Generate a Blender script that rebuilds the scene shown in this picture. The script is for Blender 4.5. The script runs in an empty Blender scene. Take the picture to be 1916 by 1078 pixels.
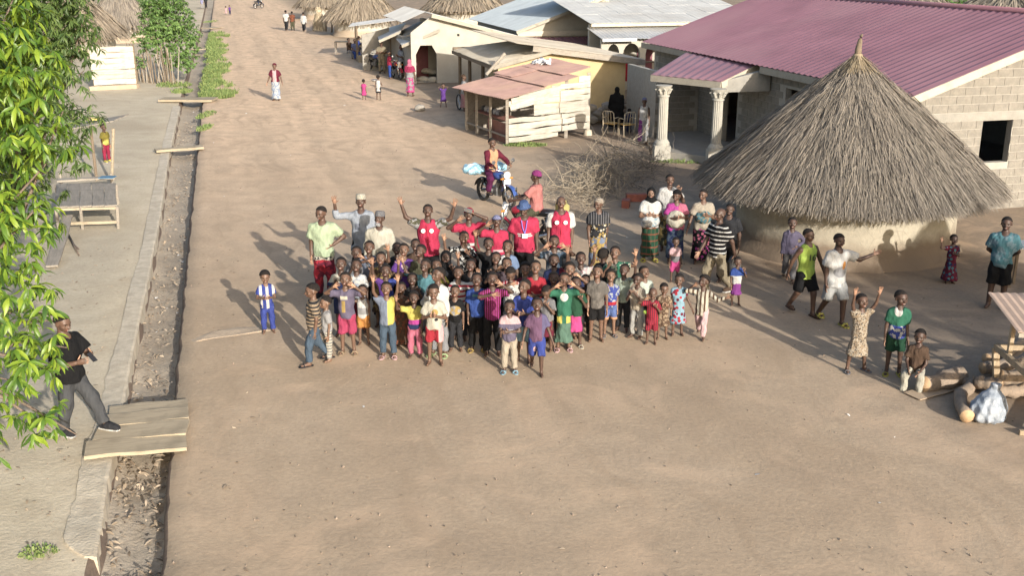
import bpy, math, random, time
import numpy as np
from mathutils import Vector, Matrix, Euler
T0 = time.time()
R = random.Random(7)
sc = bpy.context.scene
COL = sc.collection
PI = math.pi
UP = Vector((0, 0, 1))

# ---------------------------------------------------------------- camera
CF, CT, CH = 2000.0, math.radians(17.3), 6.4      # focal length (px of the 1916 wide photo), tilt, height
cam = bpy.data.objects.new('camera', bpy.data.cameras.new('camera'))
COL.objects.link(cam)
cam.location = (0, 0, CH)
cam.rotation_euler = (PI/2 - CT, 0, 0)
cam.data.sensor_width = 36.0
cam.data.lens = 36.0*CF/1916.0
cam.data.clip_end = 2000
sc.camera = cam
# ---------------------------------------------------------------- sky, sun, exposure
SUNV = Vector((0.455, -0.89, 0)).normalized()
SEL = math.radians(17.5)
SUNV = Vector((SUNV.x*math.cos(SEL), SUNV.y*math.cos(SEL), math.sin(SEL)))
w = bpy.data.worlds.new('World'); sc.world = w; w.use_nodes = True
nt = w.node_tree
sky = nt.nodes.new('ShaderNodeTexSky'); sky.sky_type = 'NISHITA'; sky.sun_disc = False
sky.sun_elevation = SEL; sky.sun_rotation = math.atan2(SUNV.x, SUNV.y)
sky.dust_density = 3.0; sky.air_density = 1.0; sky.ozone_density = 1.0
bgn = nt.nodes['Background']; bgn.inputs['Strength'].default_value = 0.125
nt.links.new(sky.outputs[0], bgn.inputs['Color'])
sun = bpy.data.objects.new('sun', bpy.data.lights.new('sun', 'SUN')); COL.objects.link(sun)
sun.data.energy = 3.9; sun.data.angle = math.radians(0.6); sun.data.color = (1.0, 0.94, 0.85)
sun.rotation_euler = SUNV.to_track_quat('Z', 'Y').to_euler()
sc.view_settings.view_transform = 'Standard'; sc.view_settings.look = 'None'
sc.view_settings.gamma = 1.0; sc.view_settings.exposure = 1.0
sc.cycles.max_bounces = 5; sc.cycles.diffuse_bounces = 3; sc.cycles.glossy_bounces = 2
sc.cycles.transmission_bounces = 2; sc.cycles.transparent_max_bounces = 4
try: sc.cycles.use_denoising = True
except Exception: pass

# ---------------------------------------------------------------- survey helpers: photo pixel -> place on the ground or at a height
def spot(px, py, z=0.0):
    a = CT + math.atan((py - 539)/CF); D = (CH - z)/math.tan(a)
    dep = D*math.cos(CT) + (CH - z)*math.sin(CT)
    return Vector(((px - 958)/CF*dep, D, z))
def at(px, py, Y):
    a = CT + math.atan((py - 539)/CF); z = CH - Y*math.tan(a)
    dep = Y*math.cos(CT) + (CH - z)*math.sin(CT)
    return Vector(((px - 958)/CF*dep, Y, z))
def tall(hy, fy):
    D = spot(0, fy).y
    return CH - D*math.tan(CT + math.atan((hy - 539)/CF))

# ---------------------------------------------------------------- object helpers
def tag(o, label=None, cat=None, group=None, kind=None):
    if label: o['label'] = label
    if cat: o['category'] = cat
    if group: o['group'] = group
    if kind: o['kind'] = kind
    return o
def empty(name, loc, rz=0.0, label=None, cat=None, group=None):
    o = bpy.data.objects.new(name, None); COL.objects.link(o)
    o.location = loc; o.rotation_euler = (0, 0, rz); o.empty_display_size = 0.2
    return tag(o, label, cat, group)
def link(name, me, parent=None, mat=None, loc=None, rot=None, scale=None):
    o = bpy.data.objects.new(name, me); COL.objects.link(o)
    if parent: o.parent = parent
    if mat is not None:
        if not me.materials: me.materials.append(mat)
        elif me.materials[0] != mat:
            o.material_slots[0].link = 'OBJECT'; o.material_slots[0].material = mat
    if loc is not None: o.location = loc
    if rot is not None: o.rotation_euler = rot
    if scale is not None: o.scale = scale if hasattr(scale, '__len__') else (scale,)*3
    return o
def mesh_np(name, V, Q, smooth=True, mats=None, midx=None):
    """mesh from float array V and an int array of quads or tris"""
    me = bpy.data.meshes.new(name)
    V = np.asarray(V, dtype=np.float32); Q = np.asarray(Q, dtype=np.int32)
    n, k = Q.shape if len(Q) else (0, 4)
    me.vertices.add(len(V)); me.vertices.foreach_set('co', V.ravel())
    me.loops.add(n*k); me.loops.foreach_set('vertex_index', Q.ravel())
    me.polygons.add(n); me.polygons.foreach_set('loop_start', np.arange(0, n*k, k, dtype=np.int32))
    me.polygons.foreach_set('use_smooth', np.full(n, bool(smooth), dtype=bool))
    for m in mats or []: me.materials.append(m)
    if midx is not None: me.polygons.foreach_set('material_index', np.asarray(midx, dtype=np.int32))
    me.update(calc_edges=True); me.validate()
    return me
class MB:
    """collects faces, then becomes one mesh"""
    def __init__(s): s.v = []; s.f = []; s.m = []
    def poly(s, pts, m=0):
        n = len(s.v); s.v += [tuple(p) for p in pts]; s.f.append(tuple(range(n, n+len(pts)))); s.m.append(m); return s
    def prism(s, pts, off, m=0):
        """polygon pts swept by vector off, closed"""
        n = len(s.v); k = len(pts); off = Vector(off)
        s.v += [tuple(p) for p in pts] + [tuple(Vector(p)+off) for p in pts]
        s.f.append(tuple(range(n+k-1, n-1, -1))); s.f.append(tuple(range(n+k, n+2*k)))
        for i in range(k):
            j = (i+1) % k; s.f.append((n+i, n+j, n+k+j, n+k+i))
        s.m += [m]*(k+2); return s
    def box(s, c, d, M=None, m=0):
        c = Vector(c); dx, dy, dz = d[0]/2, d[1]/2, d[2]/2
        P = [Vector((x*dx, y*dy, z*dz)) for z in (-1, 1) for x, y in ((-1, -1), (1, -1), (1, 1), (-1, 1))]
        if M is not None: P = [M @ p for p in P]
        n = len(s.v); s.v += [tuple(c+p) for p in P]
        for q in ((3, 2, 1, 0), (4, 5, 6, 7), (0, 1, 5, 4), (1, 2, 6, 5), (2, 3, 7, 6), (3, 0, 4, 7)):
            s.f.append(tuple(n+i for i in q)); s.m.append(m)
        return s
    def tube(s, pts, rad, n=8, m=0, cap=True):
        pts = [Vector(p) for p in pts]
        rad = rad if hasattr(rad, '__len__') else [rad]*len(pts)
        b = len(s.v); up = Vector((0, 0, 1))
        for i, p in enumerate(pts):
            t = (pts[min(i+1, len(pts)-1)] - pts[max(i-1, 0)])
            if t.length < 1e-9: t = Vector((0, 0, 1))
            t.normalize()
            a = t.cross(up if abs(t.z) < .95 else Vector((1, 0, 0))).normalized(); c = a.cross(t)
            for j in range(n):
                th = 2*PI*j/n; s.v.append(tuple(p + (a*math.cos(th) + c*math.sin(th))*rad[i]))
        for i in range(len(pts)-1):
            for j in range(n):
                k = (j+1) % n
                s.f.append((b+i*n+j, b+i*n+k, b+(i+1)*n+k, b+(i+1)*n+j)); s.m.append(m)
        if cap:
            s.f.append(tuple(b+j for j in range(n-1, -1, -1))); e = b+(len(pts)-1)*n
            s.f.append(tuple(e+j for j in range(n))); s.m += [m, m]
        return s
    def lathe(s, prof, n=24, c=(0, 0, 0), m=0, M=None):
        b = len(s.v); c = Vector(c)
        for r, z in prof:
            for j in range(n):
                p = Vector((r*math.cos(2*PI*j/n), r*math.sin(2*PI*j/n), z))
                s.v.append(tuple(c + (M @ p if M is not None else p)))
        for i in range(len(prof)-1):
            for j in range(n):
                k = (j+1) % n; s.f.append((b+i*n+j, b+i*n+k, b+(i+1)*n+k, b+(i+1)*n+j)); s.m.append(m)
        return s
    def mesh(s, name, mats=(), smooth=False):
        me = bpy.data.meshes.new(name); me.from_pydata(s.v, [], s.f)
        for mt in (mats if hasattr(mats, '__len__') else [mats]): me.materials.append(mt)
        if any(s.m): me.polygons.foreach_set('material_index', s.m)
        if smooth: me.polygons.foreach_set('use_smooth', [True]*len(s.f))
        me.update(); return me
    def build(s, name, mats, parent=None, smooth=False, loc=None, rot=None):
        return link(name, s.mesh(name, mats, smooth), parent, None, loc, rot)

# ---------------------------------------------------------------- materials
class N:
    """small shader-graph writer"""
    def __init__(s, name):
        s.mat = bpy.data.materials.new(name); s.mat.use_nodes = True
        s.t = s.mat.node_tree; s.b = s.t.nodes['Principled BSDF']; s._tc = None
    def set(s, sock, val):
        if isinstance(val, bpy.types.NodeSocket): s.t.links.new(val, sock)
        elif val is not None:
            if hasattr(val, '__len__') and len(val) == 3 and sock.type == 'RGBA': val = (*val, 1)
            sock.default_value = val
    def node(s, typ, ins=None, **props):
        n = s.t.nodes.new(typ)
        for k, v in props.items(): setattr(n, k, v)
        for k, v in (ins or {}).items(): s.set(n.inputs[k], v)
        return n
    def tc(s, which='Object'):
        if s._tc is None: s._tc = s.t.nodes.new('ShaderNodeTexCoord')
        return s._tc.outputs[which]
    def pos(s): return s.node('ShaderNodeNewGeometry').outputs['Position']
    def sep(s, v): n = s.node('ShaderNodeSeparateXYZ', {0: v}); return n.outputs[0], n.outputs[1], n.outputs[2]
    def math(s, op, a, b=None, c=None):
        n = s.t.nodes.new('ShaderNodeMath'); n.operation = op
        for i, v in enumerate((a, b, c)):
            if v is not None: s.set(n.inputs[i], v)
        return n.outputs[0]
    def mix(s, f, a, b, mode='MIX'):
        n = s.t.nodes.new('ShaderNodeMix'); n.data_type = 'RGBA'; n.blend_type = mode
        s.set(n.inputs[0], f); s.set(n.inputs[6], a); s.set(n.inputs[7], b); return n.outputs[2]
    def map(s, v, scale=(1, 1, 1), rot=(0, 0, 0)):
        return s.node('ShaderNodeMapping', {'Vector': v, 'Scale': scale, 'Rotation': rot}).outputs[0]
    def noise(s, v, scale, detail=4, rough=.6, dist=0.0, out='Fac'):
        return s.node('ShaderNodeTexNoise', {'Vector': v, 'Scale': scale, 'Detail': detail, 'Roughness': rough, 'Distortion': dist}).outputs[out]
    def vor(s, v, scale, out='Distance', feature='F1', rnd=1.0):
        n = s.node('ShaderNodeTexVoronoi', feature=feature); s.set(n.inputs['Vector'], v); s.set(n.inputs['Scale'], scale)
        s.set(n.inputs['Randomness'], rnd); return n.outputs[out]
    def ramp(s, f, stops, interp='LINEAR'):
        n = s.t.nodes.new('ShaderNodeValToRGB'); s.set(n.inputs[0], f); cr = n.color_ramp; cr.interpolation = interp
        while len(cr.elements) < len(stops): cr.elements.new(0.5)
        for e, (p, c) in zip(cr.elements, stops):
            e.position = p; e.color = (*c, 1) if hasattr(c, '__len__') else (c, c, c, 1)
        return n.outputs[0]
    def rng(s, f, a, b, c=0.0, d=1.0):
        return s.node('ShaderNodeMapRange', {0: f, 1: a, 2: b, 3: c, 4: d}).outputs[0]
    def bump(s, h, strength=.3, dist=.02, prev=None):
        n = s.node('ShaderNodeBump', {'Height': h, 'Strength': strength, 'Distance': dist})
        if prev is not None: s.set(n.inputs['Normal'], prev)
        return n.outputs[0]
    def done(s, col, rough=.8, normal=None, metal=0.0, spec=None):
        s.set(s.b.inputs['Base Color'], col); s.set(s.b.inputs['Roughness'], rough); s.set(s.b.inputs['Metallic'], metal)
        if normal is not None: s.set(s.b.inputs['Normal'], normal)
        if spec is not None: s.set(s.b.inputs['Specular IOR Level'], spec)
        return s.mat
def sc3(c, k): return tuple(min(1.0, x*k) for x in c)
_mc = {}
def plain(name, c, rough=.8, var=.25, scale=6.0, bump=.0, bscale=30.0, metal=0.0, tint=None, stretch=(1, 1, 1), spec=None, world=True, island=0.0):
    if name in _mc: return _mc[name]
    g = N(name); v = g.map(g.pos() if world else g.tc(), stretch)
    col = g.mix(g.rng(g.noise(v, scale, 3, .65), .3, .7), sc3(c, 1-var), sc3(c, 1+var))
    if tint is not None: col = g.mix(g.rng(g.noise(v, scale*.35, 2), .45, .75), col, tint)
    if island:
        r = g.node('ShaderNodeNewGeometry').outputs['Random Per Island']
        col = g.mix(1.0, col, g.ramp(r, [(0, 1-island), (1, 1+0*island)]), 'MULTIPLY')
    nm = g.bump(g.noise(v, bscale, 2), bump, .02) if bump else None
    _mc[name] = g.done(col, rough, nm, metal, spec); return _mc[name]
def wood(name, c, var=.35, axis=0):
    if name in _mc: return _mc[name]
    g = N(name); st = [14, 14, 14]; st[axis] = 1.2
    oi = g.node('ShaderNodeObjectInfo').outputs['Random']
    v = g.map(g.tc(), st); v = g.node('ShaderNodeVectorMath', {0: v, 1: g.node('ShaderNodeCombineXYZ', {0: g.math('MULTIPLY', oi, 40.), 1: oi}).outputs[0]}, operation='ADD').outputs[0]
    n1 = g.noise(v, 1.4, 6, .7, .6)
    col = g.ramp(n1, [(.25, sc3(c, 1-var*1.3)), (.5, c), (.75, sc3(c, 1+var*.6))])
    col = g.mix(1.0, col, g.ramp(oi, [(0, .78), (1, 1.0)]), 'MULTIPLY')
    col = g.mix(g.rng(g.noise(g.tc(), 3.0, 4), .5, .8), col, sc3(c, .6))
    _mc[name] = g.done(col, .85, g.bump(n1, .35, .01), spec=.2); return _mc[name]
# ================================================================ the ground, the ditch and the kerb
def ground_mats():
    def base(name, cols, c2, bs, road=False):
        g = N(name); p = g.pos(); x, y, z = g.sep(p)
        big = g.noise(p, .22, 3, .6, .5); mid = g.noise(p, 1.5, 4, .65); fine = g.noise(p, 15., 4, .75)
        col = g.ramp(big, [(.3, cols[0]), (.5, cols[1]), (.72, cols[2])])
        if road:
            # wheel-worn earth lies along the road, greyer trampled soil by the houses, its colour darkened further to deepen the shade
            u = g.math('ADD', g.math('MULTIPLY', x, .967), g.math('MULTIPLY', y, .256))      # metres across the road
            vv = g.node('ShaderNodeCombineXYZ', {0: u, 1: g.math('MULTIPLY', y, .05), 2: 0.}).outputs[0]
            streak = g.noise(vv, .9, 3, .6)
            worn = g.math('MULTIPLY', g.rng(y, 16., 44.), g.rng(u, 9.5, 7.5))
            rut = g.noise(g.node('ShaderNodeCombineXYZ', {0: g.math('ADD', u, g.math('MULTIPLY', big, 3.)), 1: g.math('MULTIPLY', y, .11), 2: 0.}).outputs[0], 2.6, 3, .55)
            worn = g.math('MULTIPLY', worn, g.rng(streak, .3, .6, .45, 1.))
            col = g.mix(worn, col, c2)
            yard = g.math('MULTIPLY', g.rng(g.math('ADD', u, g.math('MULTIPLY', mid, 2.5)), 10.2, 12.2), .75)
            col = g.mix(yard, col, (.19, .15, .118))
        col = g.mix(g.rng(mid, .35, .7, 0., .55), col, cols[3])
        speck = g.vor(p, 24., 'Distance')
        col = g.mix(g.rng(speck, .08, .15, .4, 0.), col, sc3(cols[0], .55))
        col = g.mix(1., col, g.ramp(fine, [(.3, .76), (.7, 1.0)]), 'MULTIPLY')
        hgt = g.math('ADD', g.math('MULTIPLY', fine, 1.25), g.math('MULTIPLY', mid, 1.5))
        if road:
            hgt = g.math('ADD', hgt, g.math('MULTIPLY', rut, 1.6)); col = g.mix(g.rng(rut, .52, .70, 0., .5), col, sc3(cols[0], .82))
            pat = g.noise(p, .55, 3, .6, 1.2); col = g.mix(g.rng(pat, .5, .68, 0., .5), col, (.50, .365, .25))
        n3 = g.bump(hgt, .5*bs, .03)
        return g.done(col, .95, n3, spec=.12)
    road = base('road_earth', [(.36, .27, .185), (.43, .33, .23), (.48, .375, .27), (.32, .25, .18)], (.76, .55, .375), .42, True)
    yard = base('yard_earth', [(.42, .355, .26), (.53, .46, .345), (.58, .51, .395), (.38, .315, .23)], None, .75)
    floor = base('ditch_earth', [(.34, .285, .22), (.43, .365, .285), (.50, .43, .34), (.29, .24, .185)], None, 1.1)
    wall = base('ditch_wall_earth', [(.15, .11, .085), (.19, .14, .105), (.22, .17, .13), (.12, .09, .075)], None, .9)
    return [road, yard, floor, wall]
GM = ground_mats()
RE = [(303, 1078), (318, 850), (331, 700), (345, 540), (358, 400), (371, 270), (379, 190), (385, 130), (393, 60), (400, 5)]
LE = [(172, 1078), (198, 900), (230, 745), (250, 640), (272, 540), (299, 400), (313, 300), (337, 195), (353, 130), (374, 60), (386, 5)]
def edge_fn(px):
    P = [spot(*p) for p in px]; ys = [p.y for p in P]; xs = [p.x for p in P]
    def f(y):
        if y < ys[0]: return xs[0] + (y - ys[0])*(xs[1]-xs[0])/(ys[1]-ys[0])
        if y > ys[-1]: return xs[-1] + (y - ys[-1])*(xs[-1]-xs[0])/(ys[-1]-ys[0])
        return float(np.interp(y, ys, xs))
    return f
xR, xL = edge_fn(RE), edge_fn(LE)
DD = 0.27
def ground():
    ys = [-60, -25, -10, 0, 4]; y = 6.0
    while y < 60: ys.append(y); y += .22 if y < 24 else .5
    ys += [62, 66, 72, 80, 90, 100, 115, 130, 150, 170, 200, 260, 400, 700]
    V, Fq, mi = [], [], []
    nz = lambda a, b: math.sin(a*1.7+b*.6)*math.sin(b*1.3-a*.4)
    ncol = None
    for y in ys:
        l, r = xL(y) + .03*nz(y*2, 3), xR(y) + .02*nz(y*2.3, 1) + .014*nz(y*7, 5)
        if y > 130: d = 0.02
        else: d = DD
        wd = r - l
        row = [(-300, 0), (-60, 0), (l-20, 0), (l-8, 0), (l-3, 0), (l-1, .0), (l-.06, .0), (l, -.03), (l+.06*wd, -d*.9), (l+.2*wd, -d-.03*nz(y*3, 2)), (l+.5*wd, -d-.05+.04*nz(y*2.6, 4)),
               (l+.8*wd, -d-.03*nz(y*4, 9)), (r-.05*wd, -d*.95), (r-.02, -.06), (r+.03, -.005), (r+.3, .012+.012*nz(y, 8)), (r+.9, 0)]
        rest = [2, 4, 7, 10, 14, 20, 40, 90, 300]
        row += [(r+q, .015*nz(y*.5, q)) if q < 15 and y < 60 else (r+q, 0) for q in rest]
        ncol = len(row); V += [(a, y, b) for a, b in row]
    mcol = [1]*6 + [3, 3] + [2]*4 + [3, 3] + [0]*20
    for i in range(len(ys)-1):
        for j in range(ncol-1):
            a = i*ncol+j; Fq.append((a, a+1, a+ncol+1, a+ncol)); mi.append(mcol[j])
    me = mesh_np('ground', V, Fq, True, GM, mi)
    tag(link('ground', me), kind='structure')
ground()
M_conc = plain('old_concrete', (.45, .39, .30), .9, .2, 5., .7, 25., tint=(.36, .305, .23))
def kerb():
    m = MB(); Wd = [(1078, .30), (1000, .44), (900, .42), (745, .36), (540, .34), (400, .33), (300, .32), (195, .33)]
    pys = list(range(1045, 190, -9)); rows = []
    for i, py in enumerate(pys):
        x0 = np.interp(py, [p[1] for p in reversed(LE)], [p[0] for p in reversed(LE)])
        p = spot(x0, py); wd = .86*float(np.interp(py, [a for a, b in reversed(Wd)], [b for a, b in reversed(Wd)]))
        wd *= 1 + .03*math.sin(i*1.9) + .06*math.sin(i*.37)+R.uniform(-.035, .035); e = .006*math.sin(i*2.3)+R.uniform(-.006, .006)
        if i < 3: wd *= .35 + .25*i
        h = .02 + .008*math.sin(i*.5)
        rows.append([(p.x-wd-.01, p.y, -.02), (p.x-wd, p.y, h*.9), (p.x-wd+.02, p.y, h), (p.x-.01+e, p.y, h+.004), (p.x+.03+e, p.y, h-.012), (p.x+.04+e, p.y, -.30)])
    n = 6
    for r in rows: m.v += r
    for i in range(len(rows)-1):
        for j in range(n-1):
            a = i*n+j; m.f.append((a, a+1, a+n+1, a+n)); m.m.append(0)
    m.f.append(tuple(range(n))); m.m.append(0)
    o = m.build('ditch_kerb', M_conc, smooth=False)
    tag(o, 'worn concrete kerb running along the left side of the ditch', 'kerb')
kerb()

# ---- leaf and grass builders (shared)
def leaf_mesh(name, L, W, droop, mats, seg=4):
    V, F = [], []
    for i in range(seg+1):
        t = i/seg; wd = W*(math.sin(PI*min(1, t*.94+.06))**.8)*(1 if t < .999 else 0)*.5
        y = L*t*(1-.12*droop*t); z = -droop*L*t*t*.55
        V += [(-wd, y, z+wd*.35), (0, y, z), (wd, y, z+wd*.35)]
    for i in range(seg):
        a = i*3; F += [(a, a+1, a+4, a+3), (a+1, a+2, a+5, a+4)]
    return mesh_np(name, V, F, True, mats)
def scatter_mesh(name, src, Ms, mats, smooth=True):
    """one mesh made of many transformed copies of mesh data (V,F arrays)"""
    V, F = src; V = np.asarray(V, dtype=np.float32); F = np.asarray(F, dtype=np.int64)
    Ms = np.asarray(Ms, dtype=np.float32)
    W = np.einsum('nij,vj->nvi', Ms[:, :3, :3], V) + Ms[:, None, :3, 3]
    Q = F[None] + (np.arange(len(Ms))*len(V))[:, None, None]
    return mesh_np(name, W.reshape(-1, 3), Q.reshape(-1, F.shape[1]), smooth, mats)
def arrays(me):
    V = np.empty(len(me.vertices)*3, np.float32); me.vertices.foreach_get('co', V)
    k = me.polygons[0].loop_total; F = np.empty(len(me.loops), np.int32); me.loops.foreach_get('vertex_index', F)
    return V.reshape(-1, 3), F.reshape(-1, k)
def leafmat(name, lo, mid, hi, rough=.45, trans=.25):
    g = N(name); r = g.node('ShaderNodeNewGeometry').outputs['Random Per Island']; oi = g.node('ShaderNodeObjectInfo').outputs['Random']
    f = g.math('FRACT', g.math('ADD', r, oi))
    col = g.ramp(f, [(0, lo), (.5, mid), (1, hi)])
    g.done(col, rough, None, spec=.35)
    tr = g.node('ShaderNodeBsdfTranslucent', {'Color': g.mix(.5, col, sc3(hi, 1.3))}).outputs[0]
    mx = g.node('ShaderNodeMixShader', {0: trans, 1: g.b.outputs[0], 2: tr})
    g.t.links.new(mx.outputs[0], g.t.nodes['Material Output'].inputs['Surface'])
    return g.mat
M_mango = leafmat('mango_leaf', (.035, .08, .016), (.095, .17, .022), (.215, .29, .03), .42, .2)
M_mango2 = leafmat('mango_leaf_far', (.04, .075, .022), (.075, .12, .032), (.12, .17, .045), .5, .22)
M_bush = leafmat('bush_leaf', (.07, .13, .04), (.11, .19, .055), (.16, .25, .07), .6, .25)
M_grass = leafmat('grass_blade', (.10, .16, .05), (.17, .23, .075), (.24, .28, .10), .7, .25)
M_litter = leafmat('dry_leaf', (.14, .105, .075), (.28, .22, .155), (.50, .40, .29), .8, .05)
M_bark = plain('bark', (.14, .105, .08), .95, .35, 9., .7, 35.)
def grass(name, pts, label, hgt, n, cat='grass'):
    """pts: list of (centre, radius x, radius y)"""
    blade = ([(-.012, 0, 0), (.012, 0, 0), (.008, .02, .55), (-.008, .02, .55), (0, .10, 1.)], [(0, 1, 2, 3), (3, 2, 4, 4)])
    blade = ([(-.5, 0, 0), (.5, 0, 0), (.35, .10, .6), (-.35, .10, .6)], [(0, 1, 2, 3)])
    Ms = []
    for i in range(n):
        c, rx, ry = R.choice(pts); a = R.random()*2*PI; q = math.sqrt(R.random())
        p = Vector((c[0]+rx*q*math.cos(a), c[1]+ry*q*math.sin(a), (c[2] if len(c) > 2 else 0)-.01))
        h = hgt*R.uniform(.35, 1.1)*(1.1-.5*q)
        M = Matrix.Translation(p) @ Euler((R.uniform(-.6, .6), R.uniform(-.6, .6), R.random()*6.3)).to_matrix().to_4x4() @ Matrix.Diagonal((R.uniform(.012, .035)*(1+hgt), h, h, 1))
        Ms.append(np.array(M))
    me = scatter_mesh(name, blade, Ms, [M_grass])
    o = link(name, me); tag(o, label, cat, kind='stuff'); return o
def litter():
    lf = leaf_mesh('litter_leaf', 1., .36, .35, [M_litter], 3); A = arrays(lf); Ms = []
    for i in range(2600):
        y = 8.5 + 36*R.random()**2.2; l, r = xL(y), xR(y); x = l + (r-l)*R.uniform(.04, .96)
        s = R.uniform(.05, .15) if y < 14.5 else R.uniform(.03, .11)
        if math.sin(y*2.1)+math.sin(y*.83+x*5) < -.35 and R.random() < .8: continue
        M = Matrix.Translation((x, y, -DD+.02+R.random()*.06)) @ Euler((R.uniform(-.5, .5), R.uniform(-.5, .5), R.random()*6.3)).to_matrix().to_4x4() @ Matrix.Diagonal((s*R.uniform(.6, 1.4), s, s, 1))
        Ms.append(np.array(M))
    for i in range(420):                                       # strewn over the road
        y = R.uniform(10, 45); x = R.uniform(xR(y)+.3, .42*y)
        Ms.append(np.array(Matrix.Translation((x, y, .008)) @ Euler((R.uniform(-.3, .3), R.uniform(-.3, .3), R.random()*6.3)).to_matrix().to_4x4() @ Matrix.Diagonal((R.uniform(.02, .07), R.uniform(.03, .08), .05, 1))))
    for i in range(260):                                       # blown onto the yard and the road edge
        y = R.uniform(9, 24); x = xL(y) - R.random()**1.5*4 - .5 if R.random() < .7 else xR(y) + R.random()*1.2
        M = Matrix.Translation((x, y, .012)) @ Euler((R.uniform(-.3, .3), R.uniform(-.3, .3), R.random()*6.3)).to_matrix().to_4x4() @ Matrix.Scale(R.uniform(.04, .11), 4)
        Ms.append(np.array(M))
    tag(link('leaf_litter', scatter_mesh('leaf_litter', A, Ms, [M_litter])), 'dry fallen leaves lying on the floor of the ditch', 'leaf litter', kind='stuff')
litter()
def pebbles():
    oc = ([(1, 0, 0), (-1, 0, 0), (0, 1, 0), (0, -1, 0), (0, 0, 1), (0, 0, -1)], [(0, 2, 4), (2, 1, 4), (1, 3, 4), (3, 0, 4), (2, 0, 5), (1, 2, 5), (3, 1, 5), (0, 3, 5)])
    Ms = []
    for i in range(3600):
        y = 9 + 45*R.random()**1.8; x = R.uniform(-.5, .5)*1.05*y
        if xL(y) - .5 < x < xR(y)+.05 and R.random() < .8: x = R.uniform(xL(y)+.05, xR(y)-.05); z = -DD
        else: z = 0
        s = R.choice((.005, .006, .008, .012, .018))*R.uniform(.7, 1.4)*(1.3 if z else 1)
        Ms.append(np.array(Matrix.Translation((x, y, z+s*.3)) @ Euler((R.random()*6, R.random()*6, R.random()*6)).to_matrix().to_4x4() @ Matrix.Diagonal((s, s*R.uniform(.5, 1), s*.6, 1))))
    m = plain('pebble', (.27, .21, .16), .9, .3, 3., 0, island=.55)
    tag(link('pebbles', scatter_mesh('pebbles', oc, Ms, [m], False)), 'small pebbles and crumbs of earth strewn over the road', 'pebbles', kind='stuff')
    wm = plain('litter_scrap', (.62, .60, .56), .7, .2, 20.); Ms = []
    for i in range(120):
        if R.random() < .55: y = R.uniform(14, 50); x = R.uniform(xL(y)+.1, xR(y)-.1); z = -DD+.05
        else: y = R.uniform(11, 52); x = R.uniform(xR(y)+.3, .45*y); z = .006
        s = R.uniform(.012, .032)
        Ms.append(np.array(Matrix.Translation((x, y, z+.004)) @ Euler((R.uniform(-.4, .4), R.uniform(-.4, .4), R.random()*6)).to_matrix().to_4x4() @ Matrix.Diagonal((s*R.uniform(.6, 1.8), s, s, 1))))
    q = ([(-1, -.5, 0), (.8, -.6, .1), (1, .5, 0), (-.7, .6, .15)], [(0, 1, 2, 3)])
    tag(link('litter_scraps', scatter_mesh('litter_scraps', q, Ms, [wm])), 'white scraps of paper and plastic strewn on the road and ditch', 'litter', kind='stuff')
pebbles()
_rv = random.Random(5); _vp = []
for i in range(420):
    y = 50.5 + 44*_rv.random()**1.4; u = _rv.random()**1.3
    if math.sin(y*.9)*math.sin(y*.37+1) < -.35 and u > .3: continue
    x = xR(y)+.05+u*(1.15+.4*math.sin(y*.5)); _vp.append(((x, y, 0), _rv.uniform(.08, .35), _rv.uniform(.15, .6)))
grass('grass_verge', _vp, 'strip of bright weeds growing along the far ditch edge', .5, 15000)
grass('grass_tufts', [(spot(387, 215), .3, 1.2), (spot(383, 240), .25, .8), (spot(395, 40), .6, 2)], 'small green tufts beside the far plank over the ditch', .3, 700)
grass('grass_tuft', [(spot(983, 272), .75, .3)], 'low green tuft at the foot of the plank shack', .28, 420)
grass('grass_tuft', [(spot(1275, 303), 1.0, .3)], 'low green tuft along the porch step', .2, 380)
grass('grass_tuft', [(spot(72, 1035), .22, .16)], 'single green tuft on bare earth at the bottom left', .13, 160)
grass('grass_tuft', [(spot(325, 160), .9, .8), (spot(340, 172), .5, .6)], 'green weeds at the near end of the stick fence', .45, 700)

# ---- planks
def plank_mesh(name, L, Wd, Th, mat, seed, rag=.02, seg=9, warp=.0):
    r = random.Random(seed); V, F = [], []; a, b, c, d = [r.uniform(0, 6) for _ in range(4)]
    for i in range(seg+1):
        t = i/seg; x = (t-.5)*L
        y0 = -Wd/2 + rag*(math.sin(a+t*5)+.5*math.sin(b+t*13)); y1 = Wd/2 + rag*(math.sin(c+t*6)+.5*math.sin(d+t*11))
        z = warp*math.sin(a+t*4)
        V += [(x, y0, z), (x, y1, z), (x, y1, z+Th), (x, y0, z+Th)]
    for i in range(seg):
        p = i*4
        for j in range(4): k = (j+1) % 4; F.append((p+j, p+4+j, p+4+k, p+k))
    F += [(0, 1, 2, 3), tuple(seg*4+q for q in (3, 2, 1, 0))]
    return mesh_np(name, V, F, False, [mat])
M_plank = wood('pale_plank', (.36, .30, .215), .28)
M_plank2 = wood('grey_plank', (.30, .265, .22), .32)
M_white = wood('whitened_plank', (.46, .425, .36), .40)
M_pole = wood('pole_wood', (.20, .155, .11), .35, 2)
def plank_between(name, A, B, Wd, Th, mat, parent, seed, rag=.015, flat=True, roll=0.0, warp=.0, seg=9):
    A, B = Vector(A), Vector(B); d = B-A
    o = link(name, plank_mesh(name, d.length, Wd, Th, mat, seed, rag, seg, warp), parent)
    x = d.normalized(); up = Vector((0, 0, 1)) if abs(x.z) < .95 else Vector((0, 1, 0))
    y = up.cross(x).normalized(); z = x.cross(y)
    M = Matrix((x, y, z)).transposed().to_4x4() @ Matrix.Rotation(roll, 4, 'X')
    o.matrix_local = Matrix.Translation((A+B)/2) @ M
    return o
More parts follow.
